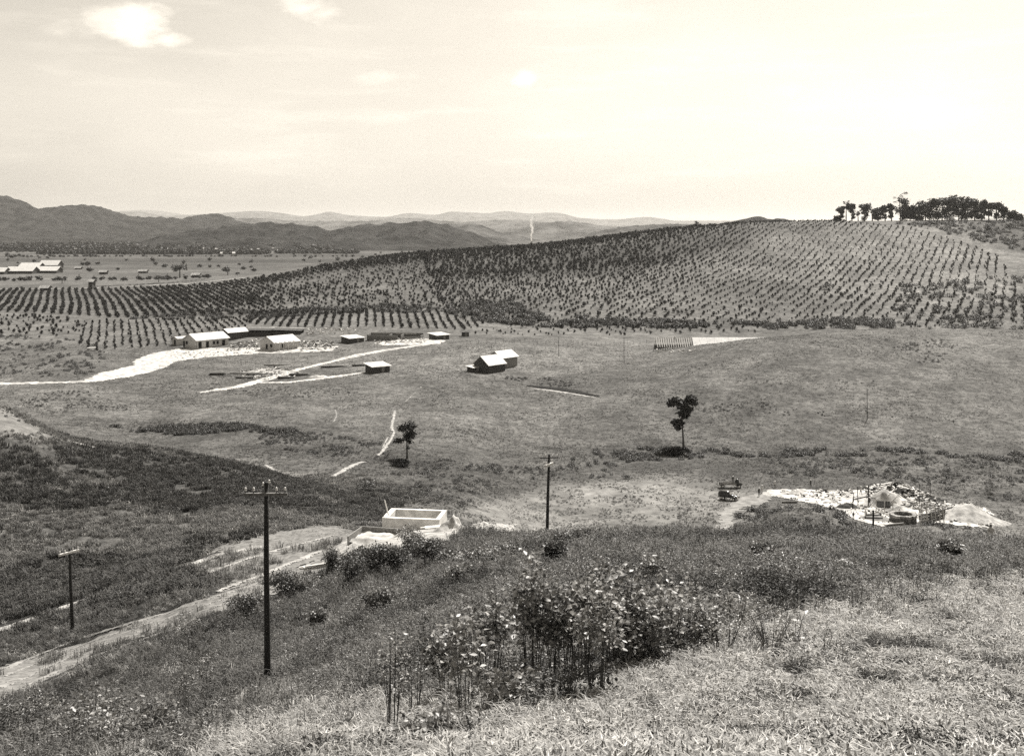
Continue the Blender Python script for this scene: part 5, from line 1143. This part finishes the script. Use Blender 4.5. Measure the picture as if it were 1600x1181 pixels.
bush('bush', 'round bush on the right brow at the picture edge', at(1578, 362), 10, 9., 500, .8, seed=14)
# the wood on the brow
def wood_tree(label, px, top_, py, wpx, kind, seed, name='tree'):
    d = 985.; b = atd(px, d); k = d/FPX; H = (CAMZ-(top_-HOR)*k)-b.z; w = wpx*k; r = random.Random(seed); lob = []
    if kind == 'flat':
        for q in range(9): a = r.uniform(0, 6.28); lob.append((math.cos(a)*w*.3*r.random()*1.4, math.sin(a)*w*.3, H*r.uniform(.66, .92), w*r.uniform(.26, .4), 80, .5))
        for q in range(6): lob.append((r.uniform(-.25, .25)*w, r.uniform(-.3, .3)*w, H*r.uniform(.12, .65), w*.2, 45, .9))
    elif kind == 'full':
        for q in range(16): a = r.uniform(0, 6.28); f_ = r.uniform(.12, .9); lob.append((math.cos(a)*w*.36, math.sin(a)*w*.36, H*f_, w*r.uniform(.28, .42), 80, .7))
    else:
        for q in range(10): a = r.uniform(0, 6.28); lob.append((math.cos(a)*w*.36, math.sin(a)*w*.36, H*r.uniform(.55, .97), w*.15, 26, .6))
    lean = r.uniform(-.05, .05)
    return tree(name, label, b, lob, [(0, 0, -1, .55), (lean*H*.4, 0, H*.35, .42), (lean*H, 0, H*.7, .3), (lean*H, 0, H*.86, .16)], 1.7 if kind != 'thin' else .9, mt=TREE_L, seed=seed, limb_r=.2, narrow=.75, shell=.3, group='trees of the wood on the brow of the hill')
for i, (px, tp_, w, kd_, lab) in enumerate([(1308, 339, 8, 'full', 'tiny leftmost tree of the wood on the brow'), (1314, 322, 10, 'flat', 'slim tree second from the left end of the wood'), (1322, 312, 11, 'thin', 'bare topped pale tree near the left end of the wood'), (1331, 317, 14, 'flat', 'leaning flat crowned tree, third dark one from the left end of the wood'), (1341, 330, 6, 'thin', 'thin bare trunk left of the gap in the wood'),
        (1351, 319, 17, 'flat', 'broad flat crowned tree alone right of the gap in the wood'), (1363, 326, 8, 'thin', 'thin tree just right of the lone flat crowned one'), (1372, 321, 12, 'full', 'dark tree with ragged crown left of the tallest tree'), (1383, 320, 12, 'flat', 'second ragged tree left of the tallest tree'), (1393, 318, 12, 'flat', 'tree touching the left side of the tallest tree'),
        (1407, 300, 24, 'thin', 'tallest tree of the wood with open twiggy top'), (1409, 311, 20, 'full', 'dense dark tree under the tallest twiggy top'), (1422, 320, 12, 'full', 'short dense tree right of the tallest one'), (1434, 322, 14, 'full', 'dense tree in the dip right of the tallest one'), (1446, 313, 18, 'full', 'first full crowned tree of the dense right half'),
        (1459, 310, 18, 'full', 'second full crowned tree of the dense right half'), (1472, 308, 18, 'full', 'third full crowned tree of the dense right half'), (1484, 306, 20, 'full', 'highest full crown of the dense right half'), (1498, 305, 22, 'full', 'full crown with feathery top right of the highest one'), (1511, 308, 18, 'full', 'full crown in the middle of the right half'),
        (1523, 311, 18, 'full', 'full crown before the wood starts to drop'), (1533, 309, 16, 'full', 'full crown where the wood starts to drop'), (1545, 317, 16, 'flat', 'first lower crown at the right of the wood'), (1557, 316, 18, 'flat', 'flat spreading crown near the right end of the wood'), (1568, 323, 14, 'flat', 'small flat crown right of the spreading one'), (1580, 330, 12, 'full', 'low tree next to the right end of the wood'), (1590, 334, 12, 'full', 'last low tree at the right end of the wood')]):
    wood_tree(lab, px, tp_, 344, w, kd_, 500+i)
thicket('undergrowth', [(1300, 349), (1380, 344), (1500, 341), (1600, 341), (1600, 346), (1500, 347), (1380, 351), (1300, 352)], 900, 4., BUSHP, 'dark undergrowth below the wood', 91)
# trees on the plain and on the ridge
def plain_tree(label, px, py, hp, wp, seed, kind='full'):
    b = at(px, py); k = b.y/FPX; H = hp*k; w = wp*k; r = random.Random(seed); lob = [(math.cos(a)*w*.3, math.sin(a)*w*.3, H*r.uniform(.5, .85), w*.27, 60, .6) for a in [r.uniform(0, 6.28) for _ in range(7)]]
    return tree('tree', label, b, lob, [(0, 0, -1, w*.05), (0, 0, H*.3, w*.04), (0, 0, H*.6, w*.03)], w*.11, seed=seed, limb_r=.15)
plain_tree('large dark tree alone on the plain above the orchard ridge', 281, 434, 22, 24, 601)
plain_tree('second dark spreading tree on the plain right of the large lone one', 356, 430, 13, 18, 602)
plain_tree('small round dark tree on the plain left of the far road bend', 97, 443, 11, 14, 603)
plain_tree('tall thin tree at the left edge of the plain', 12, 409, 20, 8, 604)
plain_tree('small dark tree at the left end of the far ditch', 248, 441, 11, 13, 605)
plain_tree('little bush-like tree right of the second spreading tree', 371, 431, 6, 7, 606)
plain_tree('dark lone tree before the belt at the middle of the plain', 195, 399, 9, 11, 607)
plain_tree('thin tree on the orchard ridge under the hazy hills', 628, 400, 9, 4, 608)
plain_tree('small round tree on the orchard ridge at the right of the hazy hills', 1089, 355, 10, 9, 609)
plain_tree('tiny tree on the orchard ridge left of the round one', 1030, 361, 9, 4, 610)
plain_tree('low tree on the orchard ridge at the middle', 940, 372, 4, 9, 611)
# far sheds on the plain
def far_shed(label, px0, px1, py, h, rise, Wd, rz=0., wallm=WOODD, name='far_shed'):
    c = at((px0+px1)/2, py); L = (px1-px0)/FPX*c.y
    return gable_house(name, label, 'shed', (c.x, c.y+Wd/2, c.z), rz, L, Wd, h, rise, wallm, ROOFL if name == 'far_shed' else mat('dull_hut_roof', .12, .3, .5, .9), 1.2)
far_shed('leftmost far pale roofed shed at the picture edge', -40, 6, 429, 3.5, 4., 16)
far_shed('long far pale roofed shed on the plain at the left', 9, 50, 428, 3.5, 4.2, 18)
far_shed('long far pale roofed shed right of the longest one', 52, 88, 427, 3.2, 4.2, 18)
far_shed('far shed with high bright roof behind the long ones', 30, 60, 422, 4.5, 4., 18)
far_shed('far domed pale roofed shed behind the right long one', 61, 89, 419.5, 4.5, 5.5, 20)
for i, (px, py, w, h, lab) in enumerate([(121, 421, 8, 2, 'small far pale shed on the track right of the long sheds'), (160, 429, 10, 3, 'far pale hut beside the pale track'), (222, 427, 12, 2.5, 'far dark long hut left of the large lone tree'), 
        (305, 434, 10, 3, 'far pale hut right of the large lone tree'), (68, 454, 11, 2.2, 'low pale hut on the far road at the left'), (141, 452, 6, 6, 'pale stand with a small roof at the top of the orchard'), ]):
    far_shed(lab, px-w/2, px+w/2, py, h, 1.5, 7, name='far_hut')
rv = random.Random(4); VX = [262, 270, 281, 318, 331, 338, 346, 352, 358, 365, 372, 379, 386, 392, 399, 404, 414, 420, 427, 436, 442, 118, 136, 172]
for i in range(24):
    px = [262, 270, 281, 318, 331, 338, 346, 352, 358, 365, 372, 379, 386, 392, 399, 404, 414, 420, 427, 436, 442, 118, 136, 172][i]; py = 391+rv.uniform(0, 5)+(4 if i in (6, 9, 12, 14) else 0)
    a_ = at(px, py); w = rv.uniform(3, 6)*a_.y/FPX
    gable_house('far_house', 'tiny pale house of the far village, '+ORD[sorted(VX).index(px)]+' from the left of its row', 'house', a_, rv.uniform(-.5, .5), w*.8, 7, rv.uniform(3, 5), 2.4, PLASTER, ROOFL, .6, group='tiny houses of the far village')
# distant smoke column and its stack
b_ = atd(831, 880); st_ = MB().tube([(0, 0, -1), (0, 0, 5)], [.5, .4], 8).build('chimney_stack', BARK, loc=(b_.x, b_.y, b_.z)); tag(st_, 'small dark stack at the orchard ridge under the thin white smoke', 'chimney')
sm = bpy.data.materials.new('white_smoke'); sm.use_nodes = True; t_ = NT(sm.node_tree); e_ = t_.n('ShaderNodeBsdfDiffuse', i0=(.95, .93, .9, 1)); f_ = t_.n('ShaderNodeBsdfTranslucent', i0=(.95, .93, .9, 1)); a1_ = t_.n('ShaderNodeMixShader', i0=.5, i1=e_, i2=f_)
tc_ = t_.n('ShaderNodeTexCoord'); z_ = t_.n('ShaderNodeSeparateXYZ', i0=tc_.outputs['Object']); nz_ = t_.n('ShaderNodeTexNoise', Vector=tc_.outputs['Object'], Scale=.6, Detail=4.)
al_ = t_.m('MULTIPLY', t_.ramp(z_.outputs[2], 4, 26, 1., .15), t_.ramp(nz_, .3, .6, .5, 1.)); tr_ = t_.n('ShaderNodeBsdfTransparent'); mx_ = t_.n('ShaderNodeMixShader', i1=tr_, i2=a1_); t_.set(mx_.inputs[0], al_); t_.n('ShaderNodeOutputMaterial', i0=mx_)
mb = MB(); pts = [(.5*math.sin(z*.55)+.25*math.sin(z*1.7), 0, z) for z in np.arange(5, 26, .8)]; mb.tube(pts, [.35+.05*i for i in range(len(pts))], 8)
s_ = mb.build('smoke', sm, loc=(b_.x, b_.y, b_.z), smooth=True); tag(s_, 'thin white wavering column of smoke over the orchard ridge', kind='stuff')

# ------------------------------------------------------------------ foreground shrubs
def shrub(label, base, H, w, nst, leaf, nl, seed, mt=LEAF, lo=.35, name='shrub', lean=0., crowd=.22, dead=0):
    """upright stems from one root, large leaves along their upper part"""
    t = thing(name, label, 'shrub', base, 0); r = random.Random(seed); q = np.random.default_rng(seed); P = []
    for k in range(nst):
        a = r.uniform(0, 6.28); sp_ = w*r.uniform(.1, .5); h = H*r.uniform(.6, 1.0) if k else H
        x1, y1 = math.cos(a)*sp_+lean*H, math.sin(a)*sp_*.7; x0, y0 = math.cos(a)*w*.13, math.sin(a)*w*.13
        pts = [Vector((x0, y0, -.15)), Vector((x0+(x1-x0)*.3, y0+(y1-y0)*.3, h*.4)), Vector((x0+(x1-x0)*.7+r.uniform(-.04, .04), y0+(y1-y0)*.7, h*.75)), Vector((x1, y1, h))]
        MB().tube(pts, [.015, .012, .009, .004], 5).build('stem', STEM, t)
        for j in range(int(nl*2.2)):
            f = r.uniform(lo, 1.0); g = f*3; i = min(2, int(g)); p = pts[i].lerp(pts[i+1], g-i)
            s = crowd*(1.1-.5*f); P.append((p.x+r.gauss(0, s), p.y+r.gauss(0, s), p.z+r.gauss(0, s*.5)))
    for k in range(dead):
        a = r.uniform(0, 6.28); b = Vector((math.cos(a)*w*.2, math.sin(a)*w*.2, 0)); MB().tube([b, b+Vector((r.uniform(-.8, .8)*w, r.uniform(-.3, .3), H*r.uniform(.4, .7)))], [.014, .006], 4).build('dead_twig', BARE, t)
    o = obj('foliage', leaves_mesh('foliage', np.array(P), leaf, mt, seed, up=.3, narrow=.62), t); o['kind'] = 'stuff'
    return t
def fs(px, py): return at(px, py)
def Hof(px, py, top_): b = at(px, py); return b.y*(py-top_)/FPX
SH = [ # px, base py, top py, width m, stems, leaf, leaves per stem, low fraction, label
 (612, 1150, 985, .8, 7, .07, 14, .55, 'tall sparse shrub with thin bare stems at the left end of the thicket'),
 (668, 1172, 1110, 1.0, 8, .10, 26, .15, 'low leafy shrub at the bottom left of the thicket'),
 (700, 1092, 975, 1.1, 8, .12, 26, .5, 'shrub with a bright leafy head at the left of the thicket'),
 (728, 1120, 960, .9, 6, .12, 24, .55, 'leaning shrub with broad bright leaves beside a thick dark stem'),
 (765, 1085, 930, 1.2, 9, .11, 24, .5, 'bare legged shrub with dense head left of the tallest stem'),
 (830, 1085, 862, .9, 8, .12, 30, .45, 'tallest shrub of the thicket, its single stem rising above the rest'),
 (800, 1110, 1040, 1.6, 10, .11, 22, .1, 'low broad leaved shrub at the foot of the tallest stem'),
 (875, 1075, 915, 1.1, 9, .11, 26, .45, 'bushy headed shrub right of the tallest stem'),
 (905, 1062, 885, 1.1, 9, .11, 28, .5, 'tall many stemmed shrub in the middle of the thicket'),
 (932, 1090, 900, .8, 9, .10, 22, .5, 'dark clustered stems right of the middle of the thicket'),
 (965, 1050, 880, 1.3, 9, .11, 30, .3, 'leafy shrub at the right of the middle of the thicket'),
 (1000, 1042, 900, 1.5, 10, .11, 40, .12, 'dense dark shrub with the black hollow beneath'),
 (1052, 1020, 905, 1.6, 10, .10, 38, .1, 'dense spreading shrub at the right of the thicket'),
 (1105, 1015, 930, 1.2, 8, .09, 24, .2, 'small shrub at the right end of the thicket'),
 (1010, 912, 868, 1.4, 8, .14, 22, .2, 'small shrub with drooping pale leaves behind the thicket'),
 (1150, 985, 920, 1.1, 7, .09, 14, .3, 'thin weedy shrub between the thicket and the dead twigs'),
 (285, 1120, 1035, 1.3, 8, .12, 22, .5, 'bare stemmed dark shrub in the lower left'),
 (140, 1150, 1085, 2.2, 10, .14, 24, .1, 'leafy shrub low in the lower left corner'),
 (60, 1140, 1080, 2.4, 9, .12, 24, .1, 'dark thick shrub at the left edge of the lower corner'),
 (215, 1165, 1100, 2.0, 9, .13, 22, .1, 'broad leaved shrub left of the bare stemmed one'),
 (325, 1080, 1020, 1.6, 8, .12, 20, .2, 'pale leaved shrub behind the bare stemmed one'),
 (290, 1000, 960, 2.2, 9, .12, 26, .1, 'round dark shrub above the lower left slope by the track'),
]
SH2 = [(650, 1120, 1010, .9, 6, .06, 20, .5, 'slender shrub between the left end and the bright headed one'), (745, 1150, 1095, 1.1, 7, .07, 22, .15, 'low leafy shrub below the leaning one'), (1130, 1030, 960, 1.0, 7, .06, 20, .3, 'weedy shrub just right of the thicket'),
 (1080, 960, 900, 1.3, 8, .06, 24, .2, 'leafy shrub behind the right end of the thicket'), (950, 940, 872, 1.3, 8, .07, 26, .3, 'pale leaved shrub behind the middle of the thicket'), (1270, 965, 925, 1.4, 7, .06, 18, .1, 'low dark shrub on the slope right of the dead twigs'), (780, 960, 905, 1.3, 8, .07, 24, .3, 'shrub behind the left half of the thicket'), (1290, 1030, 985, .8, 5, .05, 12, .2, 'thin weed standing in the pale grass right of the broad leaved plant')]
for i, (px, py, tp_, w, n, lf, nl, lo, lab) in enumerate(SH+SH2):
    shrub(lab, fs(px, py), Hof(px, py, tp_), w*1.15, int(n*1.3), lf*(1.5 if i < 16 else .95), nl, 700+i, lo=lo+.05, mt=LEAF if i % 3 else LEAF_BIG, dead=2 if i in (3, 5, 8, 11) else 0, crowd=.24+.06*(w > 1.4))
# the small plant with very large bright leaves: every leaf a part
bl = fs(1238, 1015); pl = thing('broad_leaved_plant', 'small plant with very large bright leaves at the right of the dead twigs', 'plant', bl)
lq = [leaves_mesh('leaf', np.array([[0., 0, 0]]), 1., LEAF_BIG, k, up=.6, narrow=.55) for k in range(6)]
for k in range(5): MB().tube([(random.uniform(-.1, .1), 0, -.1), (random.uniform(-.4, .3), random.uniform(-.2, .2), random.uniform(.5, .9))], [.014, .006], 5).build('stem', STEM, pl)
for k in range(64):
    o = obj('leaf', lq[k % 6], pl); o.location = (random.gauss(0, .26), random.gauss(0, .22), random.uniform(.25, .85)); o.scale = (random.uniform(.13, .2),)*3; o.rotation_euler = (random.uniform(-.4, .4), random.uniform(-.4, .4), random.uniform(0, 6.28))
dt = thing('dead_shrub', 'leafless shrub of crossing bare twigs right of the thicket', 'shrub', fs(1203, 1022))
for k in range(16):
    a = random.uniform(-.9, .9); h = random.uniform(.7, 1.5); MB().tube([(random.uniform(-.1, .1), random.uniform(-.1, .1), -.1), (a*.4, random.uniform(-.2, .2), h*.5), (a*.8, random.uniform(-.3, .3), h)], [.014, .009, .004], 4).build('twig', STEM if k % 3 else BARE, dt)
fallen = thing('fallen_branch', 'long pale dry branch leaning across the grass from the dead twigs to the thicket', 'branch', fs(1150, 1005))
MB().tube([(-.6, 0, .05), (0, 0, .45), (1.0, 0, .95)], [.008, .018, .014], 5).build('branch', BARE, fallen)
for k in range(5): MB().tube([(-.4+k*.3, 0, .2+k*.15), (-.3+k*.3+random.uniform(-.3, .3), random.uniform(-.2, .2), .5+k*.2)], [.008, .003], 4).build('twig', BARE, fallen)
cane = thing('bare_cane', 'single pale upright cane at the bottom of the picture below the thicket', 'cane', fs(703, 1185))
MB().tube([(0, 0, -.1), (-.02, 0, .5), (-.06, 0, 1.)], [.012, .010, .006], 5).build('stem', BARE, cane)
# leafy bushes along the brow between the near hill and the tank
for i, (px, py, wpx, hpx, lab) in enumerate([(548, 914, 62, 72, 'big dark bush below the lumber planks'), (516, 902, 30, 52, 'dark narrow bush at the left of the big dark one'), (584, 900, 50, 56, 'dark bush joined to the right of the big dark one'), (640, 868, 50, 50, 'bush with bright leaf tips in front of the concrete tank'), (668, 890, 60, 56, 'dark bush right below the bright tipped one'), (618, 895, 60, 44, 'low bush between the big dark one and the bright tipped one'),
        (705, 886, 60, 34, 'bush below the right foot of the tank'), (745, 884, 60, 32, 'bush under the long sand bank'), (787, 878, 50, 28, 'bush under the right end of the sand bank'), (884, 858, 44, 34, 'low bush right of the pole foot on the brow'), (868, 884, 40, 42, 'dark bush below the pole foot'), (440, 935, 60, 50, 'dark leafy bush by the track behind the tall pole'), (385, 965, 60, 46, 'dark bush left of the tall pole near the track'), (468, 930, 50, 40, 'loose bush right of the tall pole'), (725, 915, 50, 40, 'low weedy bush on the near slope under the tank bushes'), (915, 850, 30, 26, 'small bush at the crest right of the low one'),
        (1195, 880, 50, 40, 'dark weedy bush on the near slope below the small pole top'), (1325, 905, 44, 36, 'dark weedy bush on the near slope right of the small pole'), (1490, 880, 40, 44, 'dark tall weed bush near the right end of the brow'), (590, 960, 50, 44, 'dark patchy bush in the middle of the slope right of the tall pole'), (500, 985, 40, 40, 'dark tuft of brush low right of the tall pole')]):
    b_ = at(px, py); k = b_.y/FPX
    bush('bush', lab, b_, wpx*k*1.3, hpx*k, 1900, .17, LEAF if i == 3 else LEAF_DK if i in (0, 1, 2, 4, 5, 10, 11) else MATS['weed_leaf'], 800+i)
# ------------------------------------------------------------------ air
hz = bpy.data.meshes.new('haze'); mb = MB().box((0, 12000, 260), (90000, 70000, 760)); hz = mb.mesh('haze', bpy.data.materials.new('haze_air'))
hm_ = hz.materials[0]; hm_.use_nodes = True; t_ = NT(hm_.node_tree)
pv = t_.n('ShaderNodeVolumePrincipled', Density=3.1e-5, Anisotropy=.4); pv.inputs['Color'].default_value = (1., .975, .93, 1)
on = t_.t.nodes.new('ShaderNodeOutputMaterial'); t_.t.links.new(pv.outputs[0], on.inputs['Volume'])
ho = obj('haze', hz); ho['kind'] = 'stuff'
